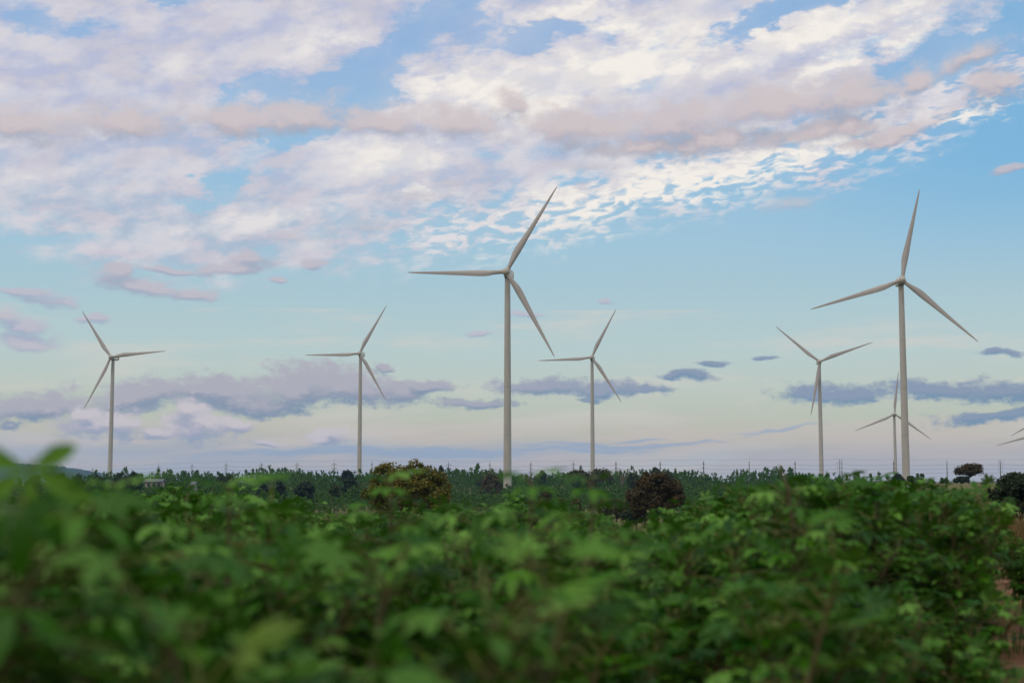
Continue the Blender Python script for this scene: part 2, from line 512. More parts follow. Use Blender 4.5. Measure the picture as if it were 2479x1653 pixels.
M['dark_open'] = plain_mat("dark opening", (0.03, 0.03, 0.035), 0.5, 0.3, 0.0, 1.0)

LEAF = [(0.004, 0.036, 0.001), (0.016, 0.084, 0.001), (0.052, 0.168, 0.002), (0.140, 0.310, 0.040), (0.027, 0.112, 0.001), (0.006, 0.054, 0.004)]  # the palest tone paints in sky highlights on some leaves
M['crop_green'] = foliage_mat("fresh crop leaf", LEAF, 0.30, 0.20, 0.17, tcol=(0.055, 0.17, 0.002), under=(0.085, 0.185, 0.055))
M['crop'] = foliage_mat("crop leaf", LEAF, 0.30, 0.20, 0.17, odd=(0.22, 0.13, 0.012), odd_share=0.007, tcol=(0.055, 0.17, 0.002), under=(0.085, 0.185, 0.055))
M['euc'] = foliage_mat("plantation leaf", [(0.035, 0.100, 0.014), (0.060, 0.160, 0.018), (0.090, 0.200, 0.024), (0.050, 0.135, 0.018)], 0.6, 0.2, 0.35)
M['euc_far'] = foliage_mat("far plantation leaf", [(0.032, 0.082, 0.016), (0.060, 0.135, 0.022), (0.045, 0.108, 0.022), (0.075, 0.155, 0.026)], 0.65, 0.15, 0.3)
M['autumn'] = foliage_mat("turning leaf", [(0.045, 0.075, 0.006), (0.075, 0.110, 0.007), (0.115, 0.125, 0.008), (0.160, 0.125, 0.009), (0.21, 0.145, 0.012)], 0.6, 0.25, 0.3, tcol=(0.16, 0.10, 0.01), clump=0.9)
M['rust'] = foliage_mat("rust brown leaf", [(0.026, 0.022, 0.008), (0.050, 0.032, 0.010), (0.090, 0.048, 0.014)], 0.7, 0.2, 0.2, tcol=(0.10, 0.045, 0.01), clump=0.8)
M['dark'] = foliage_mat("dark leaf", [(0.012, 0.022, 0.010), (0.020, 0.034, 0.013), (0.016, 0.026, 0.014)], 0.6, 0.2, 0.2, tcol=(0.03, 0.05, 0.01), clump=0.9)
M['olive'] = foliage_mat("olive leaf", [(0.035, 0.052, 0.018), (0.050, 0.068, 0.022), (0.028, 0.045, 0.016)], 0.6, 0.2, 0.25, tcol=(0.06, 0.08, 0.015), clump=0.7)
M['bamboo'] = foliage_mat("yellowing leaf", [(0.075, 0.080, 0.020), (0.105, 0.100, 0.026), (0.055, 0.070, 0.018)], 0.6, 0.2, 0.3, tcol=(0.14, 0.13, 0.02), clump=0.8)
M['brown'] = foliage_mat("dry brown leaf", [(0.070, 0.055, 0.028), (0.095, 0.070, 0.034), (0.055, 0.052, 0.024)], 0.75, 0.15, 0.2, tcol=(0.09, 0.06, 0.02), clump=0.7)
M['straw'] = foliage_mat("dry grass blade", [(0.13, 0.075, 0.03), (0.21, 0.125, 0.05), (0.10, 0.065, 0.03), (0.09, 0.09, 0.03)], 0.8, 0.15, 0.2, tcol=(0.22, 0.14, 0.05))
M['weed'] = foliage_mat("weed blade", [(0.05, 0.09, 0.015), (0.08, 0.10, 0.02), (0.10, 0.09, 0.03)], 0.7, 0.2, 0.3, tcol=(0.10, 0.13, 0.02))


# ------------------------------------------------------------------ mesh helpers
def tag(o, label=None, cat=None, group=None, kind=None):
    if label: o['label'] = label
    if cat: o['category'] = cat
    if group: o['group'] = group
    if kind: o['kind'] = kind
    return o


def empty(name, loc, rz=0.0, scale=1.0):
    o = bpy.data.objects.new(name, None)
    COL.objects.link(o)
    o.location = loc
    o.rotation_euler = (0, 0, rz)
    o.scale = (scale, scale, scale)
    o.empty_display_size = 0.3
    return o


def np_mesh(name, V, F, mats, midx=None, smooth=False):
    """Fast mesh from an (n,3) array and an (m,4) or (m,3) array of corner indices."""
    V = np.asarray(V, np.float32)
    F = np.asarray(F, np.int32)
    me = bpy.data.meshes.new(name)
    me.vertices.add(len(V))
    me.vertices.foreach_set('co', V.ravel())
    k = F.shape[1]
    me.loops.add(F.size)
    me.loops.foreach_set('vertex_index', F.ravel())
    me.polygons.add(len(F))
    me.polygons.foreach_set('loop_start', np.arange(0, F.size, k, dtype=np.int32))
    me.polygons.foreach_set('loop_total', np.full(len(F), k, np.int32))
    if midx is not None:
        me.polygons.foreach_set('material_index', np.asarray(midx, np.int32))
    if smooth:
        me.polygons.foreach_set('use_smooth', np.ones(len(F), bool))
    for m in (mats if isinstance(mats, (list, tuple)) else [mats]):
        me.materials.append(m)
    me.update(calc_edges=True)
    return me


def link(name, me, parent=None, loc=None):
    o = bpy.data.objects.new(name, me)
    COL.objects.link(o)
    if parent is not None:
        o.parent = parent
    if loc is not None:
        o.location = loc
    return o


class Tubes:
    """Collects swept tubes and boxes (all quads) into one mesh."""

    def __init__(self):
        self.V, self.F, self.n = [], [], 0

    def tube(self, pts, radii, seg=8, caps=True):
        pts = [Vector(p) for p in pts]
        if not hasattr(radii, '__len__'):
            radii = [radii] * len(pts)
        t0 = (pts[1] - pts[0]).normalized()
        ref = Vector((0, 0, 1)) if abs(t0.z) < 0.9 else Vector((1, 0, 0))
        u = t0.cross(ref).normalized()
        base = self.n
        for i, p in enumerate(pts):
            a = pts[max(0, i - 1)]
            b = pts[min(len(pts) - 1, i + 1)]
            t = (b - a).normalized()
            u = (u - t * u.dot(t)).normalized()
            w = t.cross(u)
            for k in range(seg):
                an = 2 * math.pi * k / seg
                self.V.append(p + (u * math.cos(an) + w * math.sin(an)) * radii[i])
        for i in range(len(pts) - 1):
            for k in range(seg):
                k2 = (k + 1) % seg
                self.F.append((base + i * seg + k, base + i * seg + k2, base + (i + 1) * seg + k2, base + (i + 1) * seg + k))
        self.n += seg * len(pts)
        if caps:
            for ring, rev in ((0, True), (len(pts) - 1, False)):
                c = self.n
                self.V.append(pts[ring])
                self.n += 1
                for k in range(0, seg, 2):
                    q = [base + ring * seg + k, base + ring * seg + (k + 1) % seg, base + ring * seg + (k + 2) % seg, c]
                    self.F.append(tuple(reversed(q)) if rev else tuple(q))
        return self

    def box(self, c, s, rz=0.0):
        c = Vector(c)
        R = Matrix.Rotation(rz, 3, 'Z')
        b = self.n
        for x, y, z in ((-1, -1, -1), (1, -1, -1), (1, 1, -1), (-1, 1, -1), (-1, -1, 1), (1, -1, 1), (1, 1, 1), (-1, 1, 1)):
            self.V.append(c + R @ Vector((x * s[0] / 2, y * s[1] / 2, z * s[2] / 2)))
        for f in ((0, 3, 2, 1), (4, 5, 6, 7), (0, 1, 5, 4), (1, 2, 6, 5), (2, 3, 7, 6), (3, 0, 4, 7)):
            self.F.append(tuple(b + i for i in f))
        self.n += 8
        return self

    def mesh(self, name, mat, smooth=True):
        return np_mesh(name, [tuple(v) for v in self.V], self.F, mat, smooth=smooth)


def smooth01(t):
    t = np.clip(t, 0.0, 1.0)
    return t * t * (3 - 2 * t)


# ------------------------------------------------------------------ the ground
PROF_MID = ([0, 5, 12, 25, 32, 45, 80, 200, 350, 450, 550, 650, 750, 1000, 1400, 2500, 14000],
            [0, 0.0, -0.05, -0.22, -0.5, -1.3, -3.0, -7.0, -9.5, -9.8, -9.2, -8.2, -6.6, -1.8, -0.8, -1.0, -1.0])
PROF_RIGHT = ([0, 5, 9, 13, 17, 22, 27, 40, 60, 100, 200, 290, 380, 470, 620, 800, 1100, 2500, 14000],
              [0, 0.0, 0.02, 0.06, 0.20, 0.40, 0.30, 0.0, -0.6, -1.8, -1.3, 0.2, 0.95, 1.0, -1.0, -4.0, -2.0, -1.0, -1.0])


def ground_z(x, y):
    x = np.asarray(x, float)
    y = np.asarray(y, float)
    d = np.hypot(x, y)
    az = np.degrees(np.arctan2(x, y))
    far = smooth01((d - 14) / 40)
    lo = 2.0 + far * 11.3              # nearby the rise starts just right of centre, far off only at the right edge
    hi = 9.0 + far * 7.5
    w = smooth01((az - lo) / (hi - lo)) * (1 - smooth01((az - 60) / 40))
    z = np.interp(d, *PROF_MID) * (1 - w) + np.interp(d, *PROF_RIGHT) * w
    z = z + np.sin(x * 0.021 + 1.3) * np.sin(y * 0.017) * 0.5 * smooth01((d - 80) / 200) * (1 - 0.8 * w)
    back = smooth01((np.abs(az) - 70) / 50)
    return z * (1 - back) + (-0.4) * smooth01(d / 60) * back


def gz(x, y):
    return float(ground_z(x, y))


def build_ground():
    m, h, out = material("ground")
    geo = h.new('ShaderNodeNewGeometry')
    P = geo.outputs['Position']
    n1 = h.noise(P, 0.9, 8, 0.65)
    n2 = h.noise(P, 0.012, 5, 0.6)
    n3 = h.noise(P, 12.0, 5, 0.6)
    soil = h.mix(h.step(n1, 0.35, 0.65), (0.13, 0.062, 0.034, 1), (0.24, 0.125, 0.072, 1))
    grass = h.mix(h.step(n1, 0.3, 0.7), (0.070, 0.080, 0.022, 1), (0.16, 0.145, 0.050, 1))
    px, py, pz = h.sep(P)
    d = h.v('LENGTH', h.comb(px, py, 0.0))
    open_land = h.mul(h.step(d, 24, 42), h.step(h.mad(n1, 0.5, h.mul(n2, 0.5)), 0.30, 0.50))
    bare = h.mul(h.step(n2, 0.54, 0.62), h.mul(h.step(d, 200, 260), h.step(h.m('DIVIDE', px, h.m('MAXIMUM', py, 1.0)), 0.2, 0.26)))
    c = h.mix(open_land, soil, grass)
    c = h.mix(h.mul(bare, 0.85), c, (0.20, 0.105, 0.062, 1))
    h.t.links.new(principled(h, c, 0.95, 0.1, h.mad(n1, 0.6, h.mul(n3, 0.4)), 0.06, 0.8), out.inputs[0])
    rings = np.concatenate([[0.02], np.geomspace(0.6, 13000, 130)])
    na = 240
    az = np.linspace(0, 2 * math.pi, na, endpoint=False)
    X = np.outer(rings, np.sin(az)).ravel()
    Y = np.outer(rings, np.cos(az)).ravel()
    Z = ground_z(X, Y)
    rough = np.random.default_rng(5).normal(0, 1, len(X)) * np.clip(np.hypot(X, Y) * 0.002, 0, 0.02)
    V = np.stack([X, Y, Z + rough], 1)
    i = np.arange(len(rings) - 1)[:, None] * na
    k = np.arange(na)[None, :]
    k2 = (k + 1) % na
    F = np.stack([i + k, i + na + k, i + na + k2, i + k2], -1).reshape(-1, 4)[:, ::-1]
    o = link("ground", np_mesh("ground", V, F, m, smooth=True))
    tag(o, kind='structure')


build_ground()


def build_track():
    """Bare red soil track that cuts in from the right through the crop."""
    m, h, out = material("track soil")
    P = h.new('ShaderNodeNewGeometry').outputs['Position']
    n1 = h.noise(P, 2.2, 8, 0.7)
    n2 = h.noise(P, 14.0, 5, 0.65)
    c = h.mix(h.step(n1, 0.3, 0.7), (0.18, 0.070, 0.035, 1), (0.34, 0.150, 0.080, 1))
    c = h.mix(h.step(n2, 0.55, 0.75, 0.0, 0.5), c, (0.10, 0.05, 0.03, 1))
    h.t.links.new(principled(h, c, 0.95, 0.1, h.mad(n1, 0.5, h.mul(n2, 0.5)), 0.05, 0.9), out.inputs[0])
    xs = np.linspace(2.9, 22, 70)
    us = np.linspace(0, 1, 14)
    rng = np.random.default_rng(3)
    V = []
    for x in xs:
        yc = 11.2 + 0.10 * (x - 4) + 0.12 * math.sin(x * 1.3)
        hw = 1.55 + 0.15 * math.sin(x * 0.9 + 1)
        for u in us:
            y = yc + (u * 2 - 1) * hw
            rut = -0.03 * (math.exp(-((u - 0.28) / 0.1) ** 2) + math.exp(-((u - 0.75) / 0.1) ** 2))
            edge = -0.05 if u in (0, 1) else 0.025
            V.append((x, y, gz(x, y) + edge + rut + rng.normal(0, 0.006)))
    n = len(us)
    F = [(j * n + i, (j + 1) * n + i, (j + 1) * n + i + 1, j * n + i + 1) for j in range(len(xs) - 1) for i in range(n - 1)]
    tag(link("dirt_track", np_mesh("dirt_track", V, F, m, smooth=True)), kind='structure')


build_track()


def build_hill():
    """Wooded ridge far off on the left."""
    m, h, out = material("wooded ridge")
    P = h.new('ShaderNodeNewGeometry').outputs['Position']
    n1 = h.noise(P, 0.02, 6, 0.65)
    c = h.mix(h.step(n1, 0.35, 0.65), (0.022, 0.040, 0.020, 1), (0.045, 0.070, 0.028, 1))
    h.t.links.new(principled(h, c, 0.95, 0.05), out.inputs[0])
    rng = np.random.default_rng(8)
    D = 6300.0
    px = np.linspace(-900, 330, 420)
    top = np.interp(px, [-900, -500, -200, 0, 60, 150, 240, 330], [1090, 1100, 1112, 1119, 1122, 1128, 1142, 1168])
    V, nrow = [], 14
    for i, p in enumerate(px):
        x = (p - CXP) / FPX * D
        hh = max(2.0, (HORIZON - top[i]) * D / FPX + rng.normal(0, 1.2))
        for j in range(nrow):
            t = j / (nrow - 1)
            y = D - 700 + 1500 * t
            prof = math.sin(math.pi * min(1, t * 1.0)) ** 0.8
            V.append((x * y / D, y, -2.0 + (hh + 3) * prof + rng.normal(0, 1.0) * prof))
    F = [(i * nrow + j, (i + 1) * nrow + j, (i + 1) * nrow + j + 1, i * nrow + j + 1) for i in range(len(px) - 1) for j in range(nrow - 1)]
    tag(link("hills", np_mesh("hills", V, F, m, smooth=False)), kind='structure')


build_hill()

# ------------------------------------------------------------------ wind turbines
def blade_mesh(R=50.0, r0=1.1):
    st = [0.0, 0.03, 0.07, 0.11, 0.15, 0.19, 0.23, 0.28, 0.35, 0.45, 0.55, 0.65, 0.75, 0.84, 0.91, 0.96, 0.985, 1.0]
    chord = [2.05, 2.05, 2.2, 2.6, 3.05, 3.35, 3.45, 3.30, 2.95, 2.50, 2.12, 1.76, 1.42, 1.12, 0.88, 0.64, 0.42, 0.12]
    thick = [2.05, 2.05, 1.9, 1.65, 1.4, 1.2, 1.05, 0.92, 0.76, 0.58, 0.46, 0.36, 0.28, 0.21, 0.16, 0.11, 0.07, 0.02]
    twist = [16, 16, 15.5, 15, 14, 13, 12, 10.5, 8.5, 6, 4.2, 2.8, 1.6, 0.7, 0.2, 0, 0, 0]
    V, seg = [], 22
    for s, c, t, tw in zip(st, chord, thick, twist):
        r = r0 + s * (R - r0)
        rnd = max(0.0, 1 - s / 0.17)                      # 1 = circular root
        lead = c * (0.5 * rnd + 0.30 * (1 - rnd))         # distance of the leading edge ahead of the pitch axis
        for k in range(seg):
            a = 2 * math.pi * k / seg
            xx = 0.5 * (1 + math.cos(a))                  # 0 leading .. 1 trailing
            round_y = 0.5 * math.sin(a)
            foil = 0.5 * math.sin(a) * (1.35 * math.sqrt(max(1e-4, xx)) * (1 - xx) * 2.1 if 0 < xx < 1 else 0)
            foil = math.copysign(min(abs(foil), 0.5), foil) if foil else 0.0
            yy = t * (round_y * rnd + foil * (1 - rnd))
            x = -lead + xx * c
            ct, sn = math.cos(math.radians(tw)), math.sin(math.radians(tw))
            sweep = -0.3 * s
            V.append((-(x * ct - yy * sn) + sweep * 0, -(x * sn + yy * ct) - 1.2 * s * s, r))
    F = []
    for i in range(len(st) - 1):
        for k in range(seg):
            k2 = (k + 1) % seg
            F.append((i * seg + k, i * seg + k2, (i + 1) * seg + k2, (i + 1) * seg + k))
    n = len(V)
    V.append((0, -1.2, R + 0.05))
    top = (len(st) - 1) * seg
    for k in range(0, seg, 2):
        F.append((top + k, top + (k + 1) % seg, top + (k + 2) % seg, n))
    return np_mesh("blade", V, F, M['blade'], smooth=True)


def tower_mesh(H=101.0, r1=2.0, r2=1.38):
    t = Tubes()
    zs = [-14, 0, 4, 20, 40, 60, 80, 94, H]
    rs = [2.0, 2.0, 1.99, 1.90, 1.78, 1.66, 1.53, 1.44, 1.40]
    t.tube([(0, 0, z) for z in zs], rs, 40, caps=False)
    return t.mesh("tower", M['tower'])


def nacelle_mesh():
    """Long rounded box behind the rotor, flat sides, slightly raised rear roof."""
    bm = bmesh.new()
    secs = [(-2.2, 1.35, 1.35, -0.1), (-1.5, 1.75, 1.75, 0.0), (0.5, 1.95, 1.95, 0.05), (6.5, 1.95, 2.0, 0.1), (8.6, 1.9, 1.95, 0.12), (9.2, 1.7, 1.7, 0.12)]
    rings = []
    for y, hw, hh, dz_ in secs:
        ring = []
        for (sx, sz) in ((1, -1), (1, 1), (-1, 1), (-1, -1)):
            for q in range(3):
                a0 = {(1, -1): -90, (1, 1): 0, (-1, 1): 90, (-1, -1): 180}[(sx, sz)] + q * 45
                cr = 0.45
                ring.append(bm.verts.new((sx * (hw - cr) + cr * math.cos(math.radians(a0)), y, dz_ + sz * (hh - cr) + cr * math.sin(math.radians(a0)))))
        rings.append(ring)
    for a, b in zip(rings, rings[1:]):
        for k in range(12):
            bm.faces.new((a[k], b[k], b[(k + 1) % 12], a[(k + 1) % 12]))
    bm.faces.new(list(rings[0]))
    bm.faces.new(list(reversed(rings[-1])))
    bmesh.ops.recalc_face_normals(bm, faces=bm.faces)
    me = bpy.data.meshes.new("nacelle")
    bm.to_mesh(me)
    bm.free()
    me.materials.append(M['nacelle'])
    for p in me.polygons:
        p.use_smooth = False
    return me


def hub_mesh():
    """Spinner: blunt nose towards -y with three short root collars."""
    V, F, seg = [], [], 28
    prof = [(-2.55, 0.05), (-2.5, 0.45), (-2.3, 0.95), (-1.9, 1.42), (-1.3, 1.78), (-0.5, 1.92), (0.6, 1.86), (1.3, 1.62), (1.5, 1.3)]
    t = Tubes()
    t.tube([(0, y, 0) for y, r in prof], [r for y, r in prof], seg)
    for k in range(3):
        a = math.radians(120 * k)
        d = Vector((math.sin(a), 0, math.cos(a)))
        t.tube([d * 1.0, d * 2.05, d * 2.25], [1.22, 1.16, 1.08], 20)
    return t.mesh("hub", M['hub'])


BLADE, TOWER, NACELLE, HUB = blade_mesh(), tower_mesh(), nacelle_mesh(), hub_mesh()
SEAMS = []
for z in (22.0, 46.0, 72.0):
    r = float(np.interp(z, [0, 20, 40, 60, 80, 101], [2.0, 1.90, 1.78, 1.66, 1.53, 1.40])) + 0.02
    SEAMS.append(Tubes().tube([(0, 0, z - 0.12), (0, 0, z + 0.12)], [r, r], 40, caps=False).mesh("flange_seam", M['seam']))
_t = Tubes().box((0, 0, 0), (0.05, 2.7, 2.7))
BADGE = _t.mesh("badge", M['yellow'], False)
_t = Tubes().tube([(0, 0.75, 0.5), (0, 0.0, 0.62), (0, -0.72, 0.35), (0, -0.2, 0.0), (0, 0.6, -0.25), (0, -0.1, -0.6), (0, -0.75, -0.5)], 0.13, 6)
BADGE_MARK = _t.mesh("badge_mark", M['badge_red'], False)
_t = Tubes().tube([(-0.5, 0, 1.95), (-0.5, 0, 1.5), (0.0, 0, 1.35), (0.5, 0, 1.5), (0.5, 0, 1.95)], 0.07, 6)
_t2 = Tubes().tube([(0, 0, 0), (0, 0, 1.4)], 0.08, 6)
MAST_POST = _t2.mesh("sensor_mast", M['steel'])
MAST = _t.mesh("wind_sensor", M['steel'])
COOLER = Tubes().box((0, 7.6, -2.02), (1.2, 1.2, 0.5)).mesh("cooler", M['steel'], False)
YAW = Tubes().tube([(0, 0, 0.9), (0, 0, -0.5)], [1.5, 1.5], 28).mesh("yaw_bearing", M['steel'])
HUB_H = 103.0
HEADING = 8.0


def turbine(hub_px, radius_px, first_angle, label, heading=HEADING, tower_fix=0.0):
    dist = 50.0 * FPX / radius_px
    hp = at(hub_px[0], hub_px[1], dist)                    # hub centre
    ps = math.radians(heading)
    fwd = Vector((-math.sin(ps), -math.cos(ps), 0))        # the way the rotor looks
    base = hp - fwd * 4.4 - Vector((0, 0, HUB_H))
    root = empty("wind_turbine", base, -ps)
    tag(root, label, "wind turbine", "wind turbines of the wind farm")
    tw = link("tower", TOWER, root)
    for sm in SEAMS:
        link("flange_seam", sm, tw)
    link("yaw_bearing", YAW, root, (0, 0, HUB_H - 2.1))
    nc = link("nacelle", NACELLE, root, (0, 0, HUB_H))
    for sx in (-1, 1):
        b = link("badge", BADGE, nc, (sx * 1.965, 6.9, 0.15))
        link("badge_mark", BADGE_MARK, nc, (sx * 1.95, 6.9, 0.15))
    link("wind_sensor", MAST, nc, (0, 8.0, 2.05))
    link("sensor_mast", MAST_POST, nc, (0, 8.0, 2.05))
    link("cooler", COOLER, nc)
    tilt_m = Matrix.Rotation(math.radians(-5), 4, 'X')
    hub = link("hub", HUB, root)
    hub.matrix_local = Matrix.Translation((0, -4.4, HUB_H)) @ tilt_m @ Matrix.Rotation(math.radians(first_angle), 4, 'Y')
    for k in range(3):
        bl = link("blade", BLADE, root)
        bl.matrix_local = Matrix.Translation((0, -4.4, HUB_H)) @ tilt_m @ Matrix.Rotation(math.radians(first_angle + 120 * k), 4, 'Y')
    return root


turbine((268.7, 864), 141, -35, "leftmost white wind turbine, its nacelle seen from the side with a yellow badge")
turbine((870, 855.7), 135.5, 29, "small white wind turbine left of the tallest one, behind the broad turning tree")
turbine((1225.6, 658), 246, 30.6, "large white wind turbine near the middle, its tower the tallest in the picture")
turbine((1432.3, 865), 132.5, 27, "small white wind turbine just right of the tallest one, above the brown treetops")
turbine((1984, 875), 136, -49.5, "mid sized white wind turbine with one blade hanging down in front of its tower")
turbine((2183.7, 678), 233, 12.5, "large white wind turbine at the right, the second tallest, its blade pointing nearly straight up")
turbine((2165.9, 1002), 104.5, 7, "smallest complete white wind turbine, partly hidden behind the tower of the large right one")
turbine((2537, 1003), 104, 0, "wind turbine beyond the right edge, showing only the tip of the higher blade")
turbine((2500, 1052), 91, 13, "distant wind turbine cut off by the right edge, its low blade reaching into view")

# ------------------------------------------------------------------ power line
POLES = [(-40, 1136), (70, 1134), (147, 1132), (224.6, 1129), (302, 1125), (384, 1121), (465, 1119), (547.5, 1116), (632.7, 1115), (719, 1115), (809, 1113.5), (900.5, 1114), (993, 1114.5), (1086, 1114.5),
         (1186, 1115), (1285, 1114.5), (1388, 1113), (1491, 1112), (1598, 1112), (1703, 1111), (1813.5, 1111), (1924.5, 1111), (2035, 1110), (2163, 1110.5), (2292, 1110.5), (2421, 1110), (2552, 1109.5)]
POLE_H = 20.5


def pole_part_meshes():
    out = {}
    t = Tubes().tube([(0, 0, -4), (0, 0, 4), (0, 0, 18.6)], [0.42, 0.40, 0.28], 10)
    out['pole'] = t.mesh("pole", M['concrete'])
    t = Tubes().tube([(0, 0, 18.6), (0, 0, POLE_H)], [0.10, 0.06], 6)
    out['spike'] = t.mesh("peak", M['steel'])
    arms = []
    for z in (17.6, 14.6, 11.6):
        t = Tubes().box((0, 0, z), (3.0, 0.16, 0.16))
        arms.append(t.mesh("cross_arm", M['steel'], False))
    out['arms'] = arms
    ins = []
    for z in (17.6, 14.6, 11.6):
        ins.append([Tubes().tube([(sx * 1.45, 0, z - 0.09), (sx * 1.45, 0, z - 1.3)], [0.14, 0.14], 6).mesh("insulator", M['ceramic']) for sx in (-1, 1)])
    out['ins'] = ins
    out['twin'] = [Tubes().tube([(sx, 0, -4), (sx, 0, 20.3)], [0.3, 0.19], 10).mesh("pole", M['concrete']) for sx in (-0.9, 0.9)]
    out['brace'] = [Tubes().box((0, 0, z), (2.1, 0.14, 0.14)).mesh("brace", M['steel'], False) for z in (6, 12, 18.9)]
    out['wide'] = [Tubes().box((0, 0, z), (w, 0.2, 0.2)).mesh("cross_arm", M['steel'], False) for z, w in ((17.4, 4.4), (14.2, 4.4), (11.0, 4.4))]
    t = []
    for z in (18.3, 14.8, 11.3):
        for sx in (-1, 1):
            t.append(Tubes().tube([(sx * 0.2, 0, z + 0.9), (sx * 1.5, 0, z + 0.9), (sx * 1.7, 0, z - 0.9), (sx * 0.2, 0, z - 0.9)], 0.09, 6).mesh("cross_arm", M['steel']))
    out['loop'] = t
    return out


PM = pole_part_meshes()
pole_tops = []
for i, (px, py) in enumerate(POLES):
    D = 17.0 * FPX / (HORIZON - py)
    p = at(px, py, D)
    base = Vector((p.x, p.y, p.z - POLE_H))
    nxt = POLES[min(i + 1, len(POLES) - 1)]
    prv = POLES[max(i - 1, 0)]
    a = at(nxt[0], nxt[1], 17.0 * FPX / (HORIZON - nxt[1])) - at(prv[0], prv[1], 17.0 * FPX / (HORIZON - prv[1]))
    along = math.atan2(a.y, a.x)
    kind = 'wide' if abs(px - 809) < 2 or abs(px - 1086) < 2 else 'twin' if abs(px - 2035) < 2 else 'loop' if abs(px - 2421) < 2 else 'std'
    turn = {'std': along + math.radians(62), 'wide': 0.15, 'twin': 0.0, 'loop': 0.0}[kind]
    if px > 1250 and kind == 'std':
        turn = along + math.radians(82)
    r = empty("power_pole", base, turn)
    pole_tops.append((base, turn))
    lab = {'std': "thin concrete power pole with three cross arms on the skyline behind the plantation",
           'wide': ("tall power pole with the three widest cross arms, left of the second turbine tower" if px < 900 else "power pole with wide cross arms rising just right of the broad turning tree"),
           'twin': "double power pole of two posts side by side, right of the fifth turbine tower",
           'loop': "power pole with looped square brackets at far right above the dark tree"}[kind]
    tag(r, lab, "power pole", "power poles along the skyline")
    for pm in (PM['twin'] if kind == 'twin' else [PM['pole']]):
        link("pole", pm, r)
    if kind == 'twin':
        for bm_ in PM['brace']:
            link("brace", bm_, r)
    else:
        link("peak", PM['spike'], r)
    if kind == 'loop':
        for a_ in PM['loop']:
            link("cross_arm", a_, r)
    else:
        for a_, pair in zip(PM['wide'] if kind == 'wide' else PM['arms'], PM['ins']):
            arm = link("cross_arm", a_, r, (-1.2, 0, 0) if kind == 'twin' else (0, 0, 0))
            for i_ in pair:
                link("insulator", i_, arm)

WIRES = [("highest, thinnest wire of the power line, strung over the pole tips", POLE_H - 0.1, 0.045), ("upper conductor wire of the power line along the skyline", 16.25, 0.07),
         ("middle conductor wire of the power line along the skyline", 13.25, 0.07), ("lowest conductor wire of the power line, just above the treetops", 10.25, 0.07)]
for lab, hz, rad in WIRES:
    pts = []
    for (a, ta), (b, tb) in zip(pole_tops, pole_tops[1:]):
        for k in range(6):
            u = k / 6
            off = Vector((0.0, 0.0, 0.0)) if hz > 20 else Vector((math.cos(ta) * 1.45, math.sin(ta) * 1.45, 0))
            offb = Vector((0.0, 0.0, 0.0)) if hz > 20 else Vector((math.cos(tb) * 1.45, math.sin(tb) * 1.45, 0))
            q = (a + off).lerp(b + offb, u)
            pts.append((q.x, q.y, q.z + hz - 4 * 0.7 * u * (1 - u)))
    pts.append(tuple(pole_tops[-1][0] + Vector((0, 0, hz))))
    o = link("power_line", Tubes().tube(pts, rad, 4).mesh("power_line", M['wire']))
    tag(o, lab, "power line", "wires of the power line")

# a second, more distant line seen between the trees at the left
for px, py in ((334, 1140), (367, 1138.5), (403, 1139), (437, 1139.5), (469, 1141), (500, 1143)):
    D = 2600.0
    p = at(px, py, D)
    r = empty("power_pole", (p.x, p.y, p.z - POLE_H), 0.3)
    tag(r, "tiny distant power pole low on the skyline between the first two turbines", "power pole", "distant power poles")
    link("pole", PM['pole'], r)
    link("peak", PM['spike'], r)
    for a_ in PM['wide'][:2]:
        link("cross_arm", a_, r)


# ------------------------------------------------------------------ farm sheds glimpsed among the trees
def shed(px, py, w_px, D, label, wall_h=3.2, rise=1.3, turn=0.1):
    w = w_px * D / FPX
    p = at(px, py, D)                        # centre of the ridge
    base = Vector((p.x, p.y, p.z - wall_h - rise))
    r = empty("farm_shed", base, turn)
    tag(r, label, "shed")
    dep = 9.0
    t = Tubes().box((0, 0, wall_h / 2 - 2), (w, dep, wall_h + 4))
    link("wall", t.mesh("wall", M['wall'], False), r)
    V = [(-w / 2 - .5, -dep / 2 - .6, wall_h - .15), (w / 2 + .5, -dep / 2 - .6, wall_h - .15), (w / 2 + .5, 0, wall_h + rise), (-w / 2 - .5, 0, wall_h + rise),
         (w / 2 + .5, dep / 2 + .6, wall_h - .15), (-w / 2 - .5, dep / 2 + .6, wall_h - .15)]
    V += [(x, y, z - 0.12) for x, y, z in V]
    F = [(0, 1, 2, 3), (3, 2, 4, 5), (7, 6, 9, 8), (8, 9, 11, 10), (0, 6, 7, 1), (4, 10, 11, 5), (1, 7, 8, 2), (2, 8, 10, 4), (0, 3, 9, 6), (3, 5, 11, 9)]
    link("roof", np_mesh("roof", V, F, M['roof']), r)
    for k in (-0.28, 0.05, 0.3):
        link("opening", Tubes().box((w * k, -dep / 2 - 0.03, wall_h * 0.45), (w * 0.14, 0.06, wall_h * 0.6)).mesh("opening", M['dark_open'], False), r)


shed(375, 1158.5, 40, 720, "long low shed with a pale metal roof among trees left of the second turbine")
shed(470, 1165, 8, 600, "tiny shed with a pale roof in the plantation between the first two turbines")
shed(2, 1163, 22, 640, "grey roofed shed at the left edge below the blue ridge", turn=-0.2)

